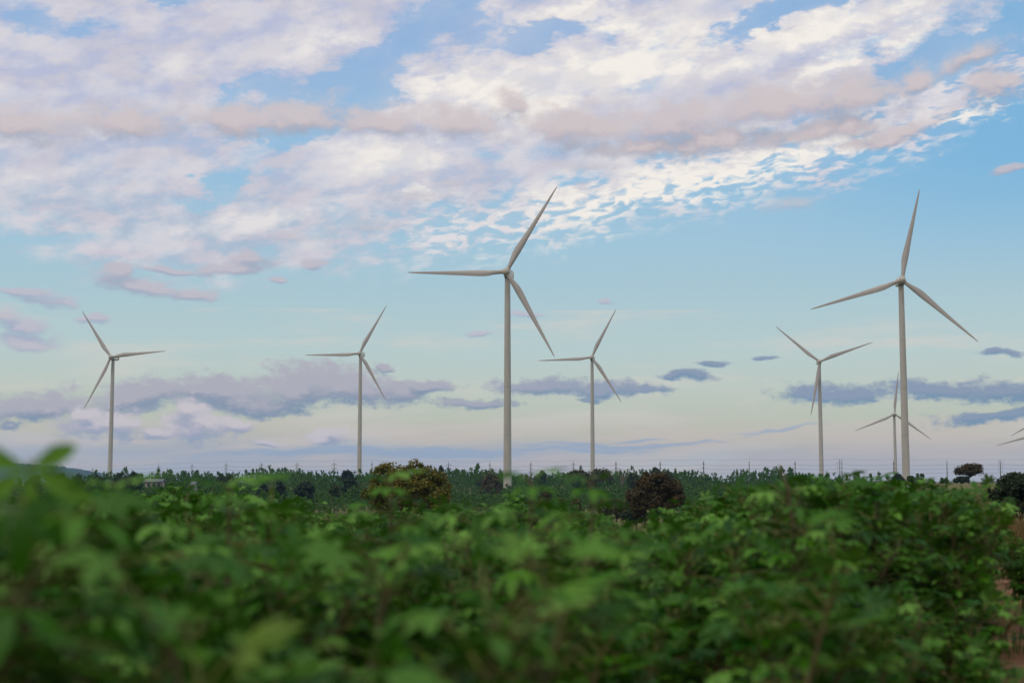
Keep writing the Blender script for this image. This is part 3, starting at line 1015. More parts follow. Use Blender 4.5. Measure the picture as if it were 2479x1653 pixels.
# ------------------------------------------------------------------ trees
def leaf_quads(P, N, size, rng, aspect=0.55):
    """Diamond-shaped leaf cards at P facing N (n,3); size (n,) is the half length."""
    n = len(P)
    N = N / (np.linalg.norm(N, axis=1, keepdims=True) + 1e-9)
    R = rng.normal(size=(n, 3))
    U = np.cross(N, R)
    U /= np.linalg.norm(U, axis=1, keepdims=True) + 1e-9
    W = np.cross(N, U)
    s = size[:, None]
    V = np.stack([P - U * s, P + W * s * aspect - N * s * 0.15, P + U * s, P - W * s * aspect - N * s * 0.15], 1).reshape(-1, 3)
    F = np.arange(n * 4).reshape(-1, 4)
    return V, F


def clumps_to_leaves(C, r, per, size, rng, flat=0.75, up=0.6):
    """Leaves scattered in flattened balls round clump centres C with radii r."""
    n = len(C)
    D = rng.normal(size=(n * per, 3))
    D /= np.linalg.norm(D, axis=1, keepdims=True)
    rad = rng.random(n * per) ** 0.45
    cc = np.repeat(C, per, 0)
    rr = np.repeat(np.broadcast_to(r, (n,)), per)[:, None]
    off = D * rad[:, None] * rr
    off[:, 2] *= flat
    N = D * 0.8 + rng.normal(size=D.shape) * 0.5 + np.array([0, 0, up])
    return leaf_quads(cc + off, N, size * rng.uniform(0.6, 1.3, n * per), rng)


def limb_tree(rng, H, fork, spread, n_limb, trunk_r, lean=0.0, bushy=1.0, levels=2):
    """Trunk and limbs as tubes; returns the tubes and the twig ends."""
    t = Tubes()
    top = Vector((lean, 0, fork))
    t.tube([(0, 0, -1.0), (lean * 0.3, 0.02 * H, fork * 0.5), top], [trunk_r * 1.35, trunk_r, trunk_r * 0.8], 8, caps=False)
    ends = []

    def grow(p, d, ln, r, lev):
        mid = p + d * ln * 0.5 + Vector(rng.normal(0, 0.06, 3)) * ln
        e = p + d * ln + Vector(rng.normal(0, 0.08, 3)) * ln
        t.tube([p, mid, e], [r, r * 0.75, r * 0.5], 6, caps=False)
        ends.append((mid, lev))
        if lev == 0:
            ends.append((e, lev))
            return
        for _ in range(rng.integers(2, 4)):
            nd = (d + Vector(rng.normal(0, 0.55, 3)) + Vector((0, 0, 0.10))).normalized()
            grow(e, nd, ln * rng.uniform(0.55, 0.8), r * 0.5, lev - 1)

    for k in range(n_limb):
        a = 2 * math.pi * (k + rng.uniform(-0.3, 0.3)) / n_limb
        q = rng.uniform(0.45, 1.0)
        d = Vector((math.cos(a) * spread * q, math.sin(a) * spread * q, (H - fork) * rng.uniform(0.45, 0.75)))
        st = Vector((lean * 0.8, 0, fork * rng.uniform(0.75, 1.0)))
        grow(st, d.normalized(), d.length * 0.55, trunk_r * 0.55, levels)
    return t, ends


def add_tree(name, loc, parts, label, cat="tree", group=None, rz=0.0, scale=1.0):
    r = empty(name, loc, rz, scale)
    tag(r, label, cat, group)
    for nm, me in parts:
        link(nm, me, r)
    return r


def crown_tree(seed, H, W, fork, leaf_mat, bark, leaf, per, n_extra=40, lean=0.0, bottom=0.3, dome=0.62, trunk_r=None, clump=0.12, levels=2, n_limb=7, wobble=0.25, bush=False):
    """Broad crown: limbs, and leaf clumps round the twig ends plus an uneven outer shell with gaps."""
    rng = np.random.default_rng(seed)
    t, ends = limb_tree(rng, H, fork, W * 0.42, n_limb, trunk_r or H * 0.022, lean, levels=levels)
    C = [np.array(e) for e, lev in ends if lev <= 1]
    zc = H * (bottom + (1 - bottom) * 0.5)
    hz = H * (1 - bottom) * 0.5
    lob = rng.normal(size=(9, 3))
    lob /= np.linalg.norm(lob, axis=1, keepdims=True)
    for _ in range(n_extra):
        d = rng.normal(size=3)
        d /= np.linalg.norm(d)
        if d[2] < -0.55:
            d[2] *= -1
        if bush and d[2] < 0:
            d[:2] /= math.sqrt(max(0.15, 1 - 0.85 * d[2] ** 2))
        k = 0.82 + wobble * (np.max(lob @ d) - 0.8) + rng.uniform(-0.1, 0.05)
        rad = k * rng.uniform(0.62, 1.0) ** 0.5
        C.append(np.array([lean + d[0] * W * 0.5 * rad, d[1] * W * 0.5 * rad, zc + (d[2] * hz * rad)]))
    C = np.array(C)
    # keep twig-end clumps inside the crown envelope
    q = (C - [lean, 0, zc]) / [W * 0.5, W * 0.5, hz]
    ln = np.linalg.norm(q, axis=1, keepdims=True)
    C = np.where(ln > 1.0, [lean, 0, zc] + q / ln * [W * 0.5, W * 0.5, hz], C)
    V, F = clumps_to_leaves(C, W * clump * rng.uniform(0.6, 1.25, len(C)), per, leaf, rng)
    return [("trunk", t.mesh("trunk", bark)), ("crown", np_mesh("crown", V, F, leaf_mat))]


def place(px, ybase_or_none, D):
    d = ray(px, HORIZON)
    x = d.x / d.y * D
    return Vector((x, D, gz(x, D)))


def by_pixels(name, seed, px, ytop, w_px, D, label, leaf_mat, bark, group=None, bottom=0.25, leaf_px=3.2, per=26, n_extra=60, clump=0.12, fork=0.3, lean=0.0, levels=2, n_limb=7, min_h=2.0, wobble=0.25, bush=False):
    p = place(px, None, D)
    ztop = CAM.z + (HORIZON - ytop) * D / FPX
    H = max(min_h, ztop - p.z)
    W = w_px * D / FPX
    return add_tree(name, p, crown_tree(seed, H, W, H * fork, leaf_mat, bark, leaf_px * D / FPX, per, n_extra, lean=lean * W, bottom=bottom, clump=clump, levels=levels, n_limb=n_limb, wobble=wobble, bush=bush), label, group=group)


# big broad trees at the near edge of the plantation
by_pixels("broad_tree", 11, 990, 1112, 216, 165, "broad tree with rust and green turning leaves left of the tallest turbine", M['autumn'], M['bark'], bottom=0.10, leaf_px=4.2, per=44, n_extra=110, clump=0.075, fork=0.22, n_limb=9, levels=3, wobble=0.7)
by_pixels("broad_tree", 12, 1586, 1135, 128, 205, "dark rust brown tree standing before the plantation right of centre", M['rust'], M['bark'], bottom=0.08, leaf_px=4.0, per=40, n_extra=95, clump=0.085, fork=0.25, n_limb=9, levels=3, wobble=0.6)
by_pixels("shade_tree", 13, 2343, 1126, 78, 395, "lone umbrella shaped tree on the open skyline at right", M['rust'], M['bark'], bottom=0.40, leaf_px=2.6, per=34, n_extra=46, clump=0.11, fork=0.42, lean=0.08, n_limb=6, levels=2, wobble=0.5)
by_pixels("dark_tree", 14, 2468, 1136, 160, 98, "dark feathery tree at the right edge beside the crop", M['dark'], M['bark'], bottom=-0.05, leaf_px=4.6, per=40, n_extra=150, clump=0.10, fork=0.2, n_limb=8, wobble=0.5, bush=True)
SOLO = [  # name, px, top row, width px, distance, material, label
    ("round_tree", 840, 1133, 40, 760, 'dark', "dark round treetop on the skyline just left of the second turbine tower"),
    ("round_tree", 845, 1152, 46, 520, 'dark', "darkest bushy tree inside the plantation, below the round treetop by the second turbine"),
    ("round_tree", 741, 1158, 52, 500, 'dark', "dark spreading bush in the plantation left of the second turbine"),
    ("round_tree", 320, 1134, 48, 560, 'dark', "dark flat topped tree right of the leftmost turbine tower"),
    ("round_tree", 290, 1141, 40, 570, 'dark', "small dark tree touching the foot of the leftmost turbine tower on its right"),
    ("round_tree", 235, 1141, 52, 540, 'dark', "dark tree hiding the foot of the leftmost turbine tower on its left"),
    ("round_tree", 190, 1143, 52, 500, 'dark', "dark tree below the big blurred leaf at left"),
    ("round_tree", 148, 1139, 50, 480, 'olive', "grey green tree in front of the blue ridge, second from the left edge"),
    ("round_tree", 84, 1141, 46, 430, 'dark', "dark pointed tree before the blue ridge near the left edge"),
    ("round_tree", 275, 1168, 70, 330, 'olive', "olive bush in front of the dark trees by the leftmost turbine"),
    ("round_tree", 20, 1160, 40, 470, 'olive', "olive tree at the left edge beside the grey roofed shed"),
    ("round_tree", 533, 1142, 20, 640, 'olive', "small round treetop poking above the skyline left of the sixth power pole"),
    ("round_tree", 557, 1143, 22, 650, 'olive', "small round treetop on the skyline, right one of a pair left of the second turbine"),
    ("round_tree", 1068, 1124, 14, 900, 'olive', "slim treetop rising beside the upper right of the broad turning tree"),
    ("round_tree", 1588, 1126, 24, 780, 'olive', "small grey green treetop above the rust brown tree"),
    ("round_tree", 1616, 1134, 34, 700, 'olive', "rounded olive treetop just right of the rust brown tree"),
    ("round_tree", 1532, 1136, 34, 690, 'olive', "olive treetop just left of the rust brown tree on the skyline"),
    ("round_tree", 1313, 1135, 24, 800, 'olive', "small olive treetop on the skyline between the tallest turbine and its right neighbour"),
    ("round_tree", 2174, 1142, 40, 420, 'dark', "dark round bush at the foot of the large right turbine, on its left"),
    ("round_tree", 2206, 1147, 20, 410, 'dark', "dark bush at the foot of the large right turbine, on its right"),
    ("brown_tree", 1400, 1135, 60, 760, 'brown', "brownish treetop under the turbine right of the tallest one, left half"),
    ("brown_tree", 1452, 1133, 70, 780, 'brown', "brownish treetop under the turbine right of the tallest one, right half"),
    ("brown_tree", 1190, 1143, 58, 640, 'brown', "thin brown treetop left of the tallest turbine tower"),
    ("yellow_shrub", 1466, 1194, 34, 330, 'bamboo', "yellowish upright shrub at the plantation edge, left one of the yellow row"),
    ("yellow_shrub", 1492, 1191, 34, 335, 'bamboo', "yellowish upright shrub in the middle of the yellow row at the plantation edge"),
    ("yellow_shrub", 1516, 1198, 28, 330, 'bamboo', "smallest yellowish shrub, next to the rust brown tree"),
    ("yellow_shrub", 1395, 1194, 30, 325, 'bamboo', "yellow brown shrub standing alone left of the yellow row"),
    ("yellow_shrub", 1350, 1194, 34, 320, 'bamboo', "faded yellow shrub behind the blurred leaves right of the tallest turbine"),
    ("brown_tree", 1322, 1181, 36, 340, 'rust', "dark brown dry bush behind the blurred leaves right of the tallest turbine"),
    ("round_tree", 1540, 1196, 70, 260, 'dark', "dark shadowy bush below the rust brown tree"),
    ("round_tree", 2090, 1149, 26, 400, 'olive', "round green bush on the skyline left of the smallest complete turbine"),
    ("round_tree", 2066, 1153, 18, 420, 'dark', "tiny dark bush on the skyline right of the fifth turbine tower"),
    ("round_tree", 2330, 1166, 36, 392, 'dark', "low dark shrub at the foot of the umbrella shaped tree"),
]
for i, (nm, px, top, w, D, mt, lab) in enumerate(SOLO):
    by_pixels(nm, 40 + i, px, top, w, D, lab, M[mt], M['bark'], bottom=0.05 if nm != "brown_tree" else 0.15, leaf_px=3.8, per=28, n_extra=46, clump=0.15, fork=0.3, levels=1, n_limb=5, wobble=0.4, bush=True)


# darker bushes standing among the plantation rows
_r = np.random.default_rng(64)
for i in range(16):
    px_ = 520 + i * 92 + _r.uniform(-35, 35)
    if 880 < px_ < 1100 or 1515 < px_ < 1660:
        continue
    D_ = _r.uniform(480, 900)
    by_pixels("round_tree", 140 + i, px_, HORIZON - (3.5 + D_ / 900 * 18) + _r.uniform(-3, 12), _r.uniform(20, 36), D_, "dark rounded bush standing among the pale green plantation trees", M['dark' if i % 3 else 'olive'], M['bark'],
              group="dark bushes among the plantation trees", bottom=0.0, leaf_px=3.6, per=26, n_extra=40, clump=0.16, levels=1, n_limb=5, wobble=0.5, bush=True)


def bare_tree(seed, px, ytop, w_px, D, label):
    p = place(px, None, D)
    H = CAM.z + (HORIZON - ytop) * D / FPX - p.z
    rng = np.random.default_rng(seed)
    t, ends = limb_tree(rng, H, H * 0.45, w_px * D / FPX * 0.5, 8, H * 0.018, levels=3)
    add_tree("bare_tree", p, [("trunk", t.mesh("trunk", M['twig']))], label)


bare_tree(71, 1186, 1127, 36, 700, "leafless tree with fine twigs left of the tallest turbine tower")
bare_tree(72, 1506, 1126, 20, 700, "small leafless tree on the skyline left of the rust brown tree")


# young plantation trees: narrow tufted crowns
def euc_arrays(rng, H, W, n_cl, per, leaf, low=0.32):
    z = low + (1 - low) * rng.random(n_cl) ** 0.8
    z[0], z[1] = 0.97, 0.90
    prof = np.sin(np.pi * np.clip((z - low + 0.08) / (1.1 - low), 0, 1)) ** 0.7
    a = rng.random(n_cl) * 2 * np.pi
    rr = prof * W * 0.5 * rng.uniform(0.15, 0.95, n_cl)
    C = np.stack([np.cos(a) * rr, np.sin(a) * rr, z * H], 1)
    return clumps_to_leaves(C, W * 0.22 * rng.uniform(0.6, 1.1, n_cl), per, leaf, rng, flat=1.25, up=0.5)


EUC = []
for k in range(7):
    rng = np.random.default_rng(200 + k)
    H, W = 6.0, rng.uniform(1.9, 2.7)
    V, F = euc_arrays(rng, H, W, 17, 13, 0.24)
    t = Tubes().tube([(0, 0, -1.5), (0.05, 0, 2.5), (0.0, 0.05, 5.2)], [0.085, 0.065, 0.03], 6, caps=False)
    for q in range(5):
        z = rng.uniform(2.2, 4.6)
        a = rng.uniform(0, 6.28)
        t.tube([(0, 0, z), (math.cos(a) * 0.7, math.sin(a) * 0.7, z + 0.7)], [0.03, 0.012], 5, caps=False)
    EUC.append((t.mesh("trunk", M['bark_pale']), np_mesh("crown", V, F, M['euc'])))

rng = np.random.default_rng(31)


def wooded(px):
    """Depth range of the plantation in a picture column (None = open land)."""
    if px > 2085:
        return None
    near = np.interp(px, [-300, 0, 350, 520, 1100, 1650, 2000, 2085], [520, 520, 480, 455, 450, 450, 470, 520])
    far = np.interp(px, [-300, 0, 350, 520, 1600, 1950, 2085], [700, 720, 900, 1020, 1020, 960, 700])
    return near, far


# the nearest rows tree by tree
n_ind = 0
row = 0
while n_ind < 270:
    px = -60 + rng.uniform(0, 3)
    D_row = 8.0 * row
    while px < 2075 and n_ind < 270:
        near, far = wooded(px)
        D = near + D_row + rng.uniform(-3, 3)
        tr, cr = EUC[rng.integers(len(EUC))]
        p = place(px, None, D)
        s = rng.uniform(0.78, 1.12)
        add_tree("eucalyptus_tree", p, [("trunk", tr), ("crown", cr)], "slender green young tree in the front rows of the plantation", group="trees in the front rows of the plantation", rz=rng.uniform(0, 6.28), scale=s)
        n_ind += 1
        px += rng.uniform(12.5, 17.5)
    row += 1

# the mass of the plantation behind them
tmpl = []
for k in range(8):
    r_ = np.random.default_rng(400 + k)
    tmpl.append(euc_arrays(r_, 6.0, r_.uniform(2.1, 3.2), 11, 6, 0.42, low=0.25))
VV, FF, nv = [], [], 0
for D0 in np.geomspace(466, 1020, 34):
    px = -120.0
    while px < 2085:
        near, far = wooded(px)
        D = D0 + rng.normal(0, 7)
        step_px = rng.uniform(0.8, 1.25) * 2.1 * FPX / D
        if near + 14 < D < far:
            V, F = tmpl[rng.integers(8)]
            a = rng.uniform(0, 6.28)
            tall = 1.0 + (0.5 * rng.random() if D > 760 else 0.15 * rng.random())
            s = rng.uniform(0.68, 1.15) * (1.2 if D > 760 else 1.0) * (1 + 0.22 * math.sin(px * 0.021 + D * 0.01) * math.sin(px * 0.0057 + 1.0)) * (1.18 if rng.random() < 0.06 else 1.0)
            p = place(px, None, D)
            c, sn = math.cos(a) * s, math.sin(a) * s
            Q = np.stack([V[:, 0] * c - V[:, 1] * sn + p.x, V[:, 0] * sn + V[:, 1] * c + p.y, V[:, 2] * s * tall + p.z], 1)
            VV.append(Q)
            FF.append(F + nv)
            nv += len(Q)
        px += step_px
o = link("plantation", np_mesh("plantation", np.concatenate(VV), np.concatenate(FF), M['euc_far']))
tag(o, "mass of green young plantation trees stretching back to the skyline", "plantation", kind='stuff')

# scattered trees on the far skyline and on the open land at right
SKY = [(2003, 1142, 22), (1985, 1147, 18), (2030, 1150, 22), (2050, 1152, 16), (2108, 1146, 16), (2128, 1146, 20), (2148, 1154, 26), (2222, 1148, 16), (2232, 1148, 18), (2257, 1163, 16), (2280, 1158, 14), (2290, 1159, 18),
       (1960, 1148, 20), (1938, 1151, 18), (1905, 1150, 18)]
for i, (px, top, w) in enumerate(SKY):
    D = 440 + 8 * (i % 4) if px > 2060 else 560
    p = place(px, None, D)
    H = CAM.z + (HORIZON - top) * D / FPX - p.z
    r_ = np.random.default_rng(500 + i)
    V, F = euc_arrays(r_, H, w * D / FPX, 22, 16, 2.4 * D / FPX, low=0.18)
    t = Tubes().tube([(0, 0, -1), (0, 0, H * 0.85)], [H * 0.02, H * 0.006], 6, caps=False)
    right = px > 2200
    add_tree("slender_tree", p, [("trunk", t.mesh("trunk", M['bark'])), ("crown", np_mesh("crown", V, F, M['euc_far']))],
             "small slender tree on open land between the large right turbine and the umbrella shaped tree" if right else "slender treetop on the skyline left of the large right turbine",
             group="slender trees right of the large right turbine" if right else "slender treetops left of the large right turbine")

# ------------------------------------------------------------------ the crop
def leaf_arrays(rng, n_lobe, L, hub, out_dir, nrm, droop, wide=1.0):
    """One palmate leaf: lobes joined at the hub, each with a folded midrib and a bend."""
    out_dir = out_dir / np.linalg.norm(out_dir)
    nrm = nrm - out_dir * np.dot(nrm, out_dir)
    nrm /= np.linalg.norm(nrm) + 1e-9
    side = np.cross(nrm, out_dir)
    V, F = [hub], []
    span = math.radians(rng.uniform(105, 135))
    for j in range(n_lobe):
        u = 0 if n_lobe == 1 else (j / (n_lobe - 1) * 2 - 1)
        a = u * span * 0.92 + rng.normal(0, 0.05)
        d = out_dir * math.cos(a) + side * math.sin(a)
        e = np.cross(nrm, d)
        ln = L * (1 - 0.36 * abs(u) ** 1.5) * rng.uniform(0.9, 1.08)
        w = ln * rng.uniform(0.15, 0.20) * wide
        dr = droop * rng.uniform(0.7, 1.3)
        b = len(V)
        for s, wf in ((0.30, 0.62), (0.58, 1.0), (0.82, 0.66)):
            c = hub + d * ln * s * (1 - 0.12 * dr * s) - nrm * ln * dr * s * s * 0.55
            lift = nrm * w * wf * 0.28
            V += [c + e * w * wf + lift, c, c - e * w * wf + lift]
        V.append(hub + d * ln * (1 - 0.12 * dr) - nrm * ln * dr * 0.55)
        F += [(0, 0, b, b + 1), (0, 0, b + 1, b + 2)]
        for q in (0, 3):
            F += [(b + q, b + q + 3, b + q + 4, b + q + 1), (b + q + 1, b + q + 4, b + q + 5, b + q + 2)]
        F += [(b + 6, b + 9, b + 9, b + 7), (b + 7, b + 9, b + 9, b + 8)]
    return np.array(V), F


def tri_quads(F):
    """Split into triangles, dropping the collapsed corners."""
    T = []
    for a, b, c, d in F:
        for t in ((a, b, c), (a, c, d)):
            if len(set(t)) == 3:
                T.append(t)
    return T


def crop_plant_meshes(seed, H=1.3, n_br=5, leaves=26, big=1.0, spread=0.40):
    rng = np.random.default_rng(seed)
    st, pe = Tubes(), Tubes()
    LV, LF, nv = [], [], 0

    def put_leaf(p, out, L, pl, droopy):
        nonlocal nv
        hub = p + out * pl
        nrm = np.array([0, 0, 1.0]) + out * rng.uniform(-0.25, 0.3) + rng.normal(0, 0.25, 3)
        od = out * np.array([1, 1, 0.2]) + np.array([0, 0, 0.12 - droopy * 0.45]) + rng.normal(0, 0.2, 3)
        V, F = leaf_arrays(rng, int(rng.choice([3, 5, 5, 6, 7])), L, hub, od, nrm, droopy)
        LV.append(V)
        LF.extend([tuple(i + nv for i in t) for t in tri_quads(F)])
        nv += len(V)
        m = p + out * pl * 0.55 + np.array([0, 0, pl * 0.10])
        pe.tube([tuple(p), tuple(m), tuple(hub)], [0.0034, 0.0028, 0.0022], 4, caps=False)

    fork = H * rng.uniform(0.38, 0.52)
    for s in range(int(rng.integers(1, 3))):
        bx, by = rng.normal(0, 0.04, 2)
        top = np.array([bx + rng.normal(0, 0.05), by + rng.normal(0, 0.05), fork])
        st.tube([(bx, by, -0.05), ((bx + top[0]) / 2 + 0.01, (by + top[1]) / 2, fork * 0.5), tuple(top)], [0.016, 0.014, 0.012], 7, caps=False)
        for b in range(n_br):
            a = rng.uniform(0, 6.28)
            sp = spread * rng.uniform(0.35, 1.0)
            hh = H * rng.uniform(0.80, 1.0)
            tip = np.array([top[0] + math.cos(a) * sp, top[1] + math.sin(a) * sp, hh])
            mid = top * 0.5 + tip * 0.5 + np.array([math.cos(a) * 0.05, math.sin(a) * 0.05, -0.03])
            st.tube([tuple(top), tuple(mid), tuple(tip)], [0.010, 0.0075, 0.004], 6, caps=False)
            for k in range(leaves):
                u = rng.random() ** 0.62
                base = top * (1 - u) ** 2 + 2 * mid * u * (1 - u) + tip * u * u if u < 1 else tip
                an = k * 2.4 + rng.uniform(-0.3, 0.3)
                el = math.radians(-25 + 75 * u + rng.normal(0, 14))
                out = np.array([math.cos(an) * math.cos(el), math.sin(an) * math.cos(el), math.sin(el)])
                put_leaf(base, out, big * rng.uniform(0.065, 0.12) * (0.75 + 0.3 * (1 - u)), rng.uniform(0.07, 0.19), rng.uniform(-0.05, 0.5) if u > 0.3 else rng.uniform(0.5, 1.2))
    return (st.mesh("stem", M['stem']), np_mesh("foliage", np.concatenate(LV), LF, M['crop'], smooth=True), pe.mesh("leaf_stalks", M['petiole']))


VARIANTS = [crop_plant_meshes(900 + i, leaves=32 + 3 * (i % 3), big=1.18) for i in range(8)]
STEM_H = 1.3

TOP_PROFILE = ([-500, 0, 150, 300, 450, 560, 680, 800, 900, 1000, 1150, 1270, 1400, 1500, 1560, 1640, 1720, 1850, 2000, 2083, 2200, 2270, 2310, 2335, 2350, 2400, 2479, 2800],
               [1205, 1205, 1200, 1180, 1182, 1178, 1206, 1228, 1243, 1215, 1210, 1198, 1210, 1262, 1288, 1256, 1205, 1176, 1164, 1163, 1168, 1182, 1180, 1200, 1255, 1288, 1300, 1330])

rng = np.random.default_rng(77)
spots = []
y = 1.85
row_i = 0
while y < 27.5:
    half = y * 0.40 + 0.9
    x = -half + rng.uniform(0, 0.5)
    while x < half:
        xx, yy = x + rng.normal(0, 0.13), y + rng.normal(0, 0.13)
        edge_r = 0.345 * yy if yy < 7 else 0.375 * yy - 0.42 if yy < 10.3 else 0.36 * yy - 0.42 if yy < 13.2 else 6.5 if yy < 21 else 6.2      # right-hand limit of the crop
        if xx < edge_r and yy > 1.7:
            spots.append((xx, yy))
        x += 0.80 if yy < 16 else 0.92
    y += 0.80 if y < 16 else 0.95

plants = []
for xx, yy in spots:
    px = CXP + FPX * xx / yy
    g0 = gz(xx, yy)
    lim = CAM.z - (np.interp(px, *TOP_PROFILE) - HORIZON) * yy / FPX - g0 - 0.06 - (0.055 if 480 < px < 1640 else 0.0)
    if px > 1250 and yy < np.interp(px, [1250, 1500, 2000, 2479], [2.2, 3.6, 4.4, 4.6]):
        continue                                           # open ground in front of the photographer on this side
    if yy < 8:
        near_top = np.interp(px, [-400, 1300, 1700, 1900, 2100, 2300, 2500], [1172, 1205, 1250, 1280, 1345, 1425, 1500])
        lim = min(lim, CAM.z - (near_top - HORIZON) * yy / FPX - g0 - 0.05)
    if yy < 4.5:
        lim = min(lim, (1.49 if 1380 < px < 1700 else 1.545) - g0)                         # the nearest plants stay just below the line of sight
    hgt = min(lim, 1.66) * rng.uniform(*((0.92, 1.0) if px > 1650 else (0.80, 1.0))) if yy > 9 else min(lim, 1.6) * rng.uniform(0.78, 1.0)
    if hgt < 0.55:
        continue
    plants.append((yy, xx, g0, hgt))
plants.sort()
far_plants = plants[296:]
FIELD = "leafy green crop plants filling the foreground field"
for k, (yy, xx, g0, hgt) in enumerate(plants[:296]):
    s_me, f_me, p_me = VARIANTS[rng.integers(len(VARIANTS))]
    r = empty("crop_plant", (xx, yy, g0), rng.uniform(0, 6.28))
    s = hgt / STEM_H
    r.scale = (s * rng.uniform(0.95, 1.12), s * rng.uniform(0.95, 1.12), s)
    tag(r, "leafy green crop plant with palmate leaves standing in the dense foreground field", "crop plant", FIELD)
    link("stem", s_me, r)
    link("leaf_stalks", p_me, r)
    link("foliage", f_me, r)

if far_plants:
    def co_of(me):
        a = np.empty(len(me.vertices) * 3, np.float32)
        me.vertices.foreach_get('co', a)
        f = np.empty(len(me.loops), np.int32)
        me.loops.foreach_get('vertex_index', f)
        return a.reshape(-1, 3), f.reshape(-1, 3)
    CO = [co_of(v[1]) for v in VARIANTS]
    VV, FF, nv = [], [], 0
    for yy, xx, g0, hgt in far_plants:
        V, F = CO[rng.integers(len(CO))]
        a, s = rng.uniform(0, 6.28), hgt / STEM_H
        c, sn = math.cos(a) * s, math.sin(a) * s
        VV.append(np.stack([V[:, 0] * c - V[:, 1] * sn + xx, V[:, 0] * sn + V[:, 1] * c + yy, V[:, 2] * s + g0], 1))
        FF.append(F + nv)
        nv += len(V)
    o = link("crop_field", np_mesh("crop_field", np.concatenate(VV), np.concatenate(FF), M['crop'], smooth=True))
    tag(o, "far part of the crop, low green leaves along the far side of the field", "crop", kind='stuff')

# ---- single plants that stand out
def hero_plant(x, y, top_z, leaves, label, bud=None, tip_bend=(0.0, 0.0)):
    """Tall shoot with hand-placed leaves: each is (height below tip, heading, rise, stalk, lobe length, droop)."""
    rng = np.random.default_rng(int(abs(x * 1000)) + 3)
    g0 = gz(x, y)
    H = top_z - g0
    r = empty("crop_plant", (x, y, g0))
    tag(r, label, "crop plant", FIELD)
    st, pe = Tubes(), Tubes()
    tx, ty = tip_bend
    st.tube([(0, 0, -0.05), (0.01, 0.0, H * 0.5), (0.0, 0.01, H * 0.85), (tx * 0.4, ty * 0.4, H * 0.95), (tx, ty, H)], [0.011, 0.009, 0.006, 0.005, 0.004], 8)
    LV, LF, nv = [], [], 0
    leaves = list(leaves) + [(rng.uniform(0.17, 0.75), rng.uniform(0, 360), rng.uniform(-15, 25), rng.uniform(0.08, 0.30), rng.uniform(0.07, 0.12), rng.uniform(0.2, 0.9)) for _ in range(70)]
    for lf in leaves:
        dz_, hd, rise, stalk, L, droop = lf[:6]
        p = np.array([tx * max(0, 1 - dz_ * 6), ty * max(0, 1 - dz_ * 6), H - dz_])
        a, e = math.radians(hd), math.radians(rise)
        out = np.array([math.sin(a) * math.cos(e), math.cos(a) * math.cos(e), math.sin(e)])
        hub = p + out * stalk
        if len(lf) > 6:                                    # a hanging leaf that shows its face
            V, F = leaf_arrays(rng, 5, L, hub, np.array(lf[6]), np.array(lf[7]), droop, 1.1)
        else:
            V, F = leaf_arrays(rng, int(rng.choice([5, 7])), L, hub, out * [1, 1, 0.3] + [0, 0, -0.1], np.array([0, 0, 1.0]) + out * 0.25 + rng.normal(0, 0.15, 3), droop)
        LV.append(V)
        LF.extend([tuple(i + nv for i in t) for t in tri_quads(F)])
        nv += len(V)
        pe.tube([tuple(p), tuple(p + out * stalk * 0.5 + [0, 0, 0.012]), tuple(hub)], [0.0034, 0.003, 0.0024], 5)
    link("stem", st.mesh("stem", M['stem']), r)
    link("leaf_stalks", pe.mesh("leaf_stalks", M['petiole']), r)
    link("foliage", np_mesh("foliage", np.concatenate(LV), LF, M['crop_green'], smooth=True), r)
    if bud:
        b = Tubes().tube([(tx, ty, H - 0.004), (tx * 1.15, ty, H + bud * 0.6), (tx * 1.25, ty, H + bud)], [0.006, bud * 0.34, bud * 0.12], 8)
        link("shoot_tip", b.mesh("shoot_tip", M['petiole']), r)
    return r


def col_x(px, y): return (px - CXP) / FPX * y


random.seed(4)
hero_plant(col_x(78, 2.35), 2.35, CAM.z + 0.032,
           [(0.012, 180, 0, 0.010, 0.150, 0.10, (0.10, 0.0, -1.0), (0.1, -1.0, 0.35)), (0.06, 180, -20, 0.05, 0.12, 0.4, (0.1, -0.3, -1.0), (0.0, -1.0, 0.2)), (0.10, 120, 5, 0.12, 0.12, 0.7), (0.13, 240, 10, 0.12, 0.12, 0.8), (0.18, 30, 0, 0.14, 0.13, 0.8),
            (0.22, 170, -5, 0.12, 0.13, 0.9), (0.27, 300, 0, 0.13, 0.13, 0.9), (0.33, 80, -10, 0.14, 0.13, 1.0), (0.4, 200, -10, 0.14, 0.13, 1.0)],
           "tall blurred crop plant at the left edge whose top leaves stand against the sky")
hero_plant(col_x(1915, 6.0), 6.0, CAM.z + 0.045, [(0.10, 100, 20, 0.10, 0.10, 0.6), (0.12, 250, 15, 0.12, 0.11, 0.7), (0.16, 180, 5, 0.12, 0.12, 0.8), (0.2, 20, 5, 0.12, 0.12, 0.8), (0.26, 300, 0, 0.14, 0.12, 0.9), (0.3, 130, 0, 0.14, 0.12, 0.9)],
           "crop plant with a bare curved shoot tip poking above the field at right", bud=0.022, tip_bend=(-0.045, 0.0))
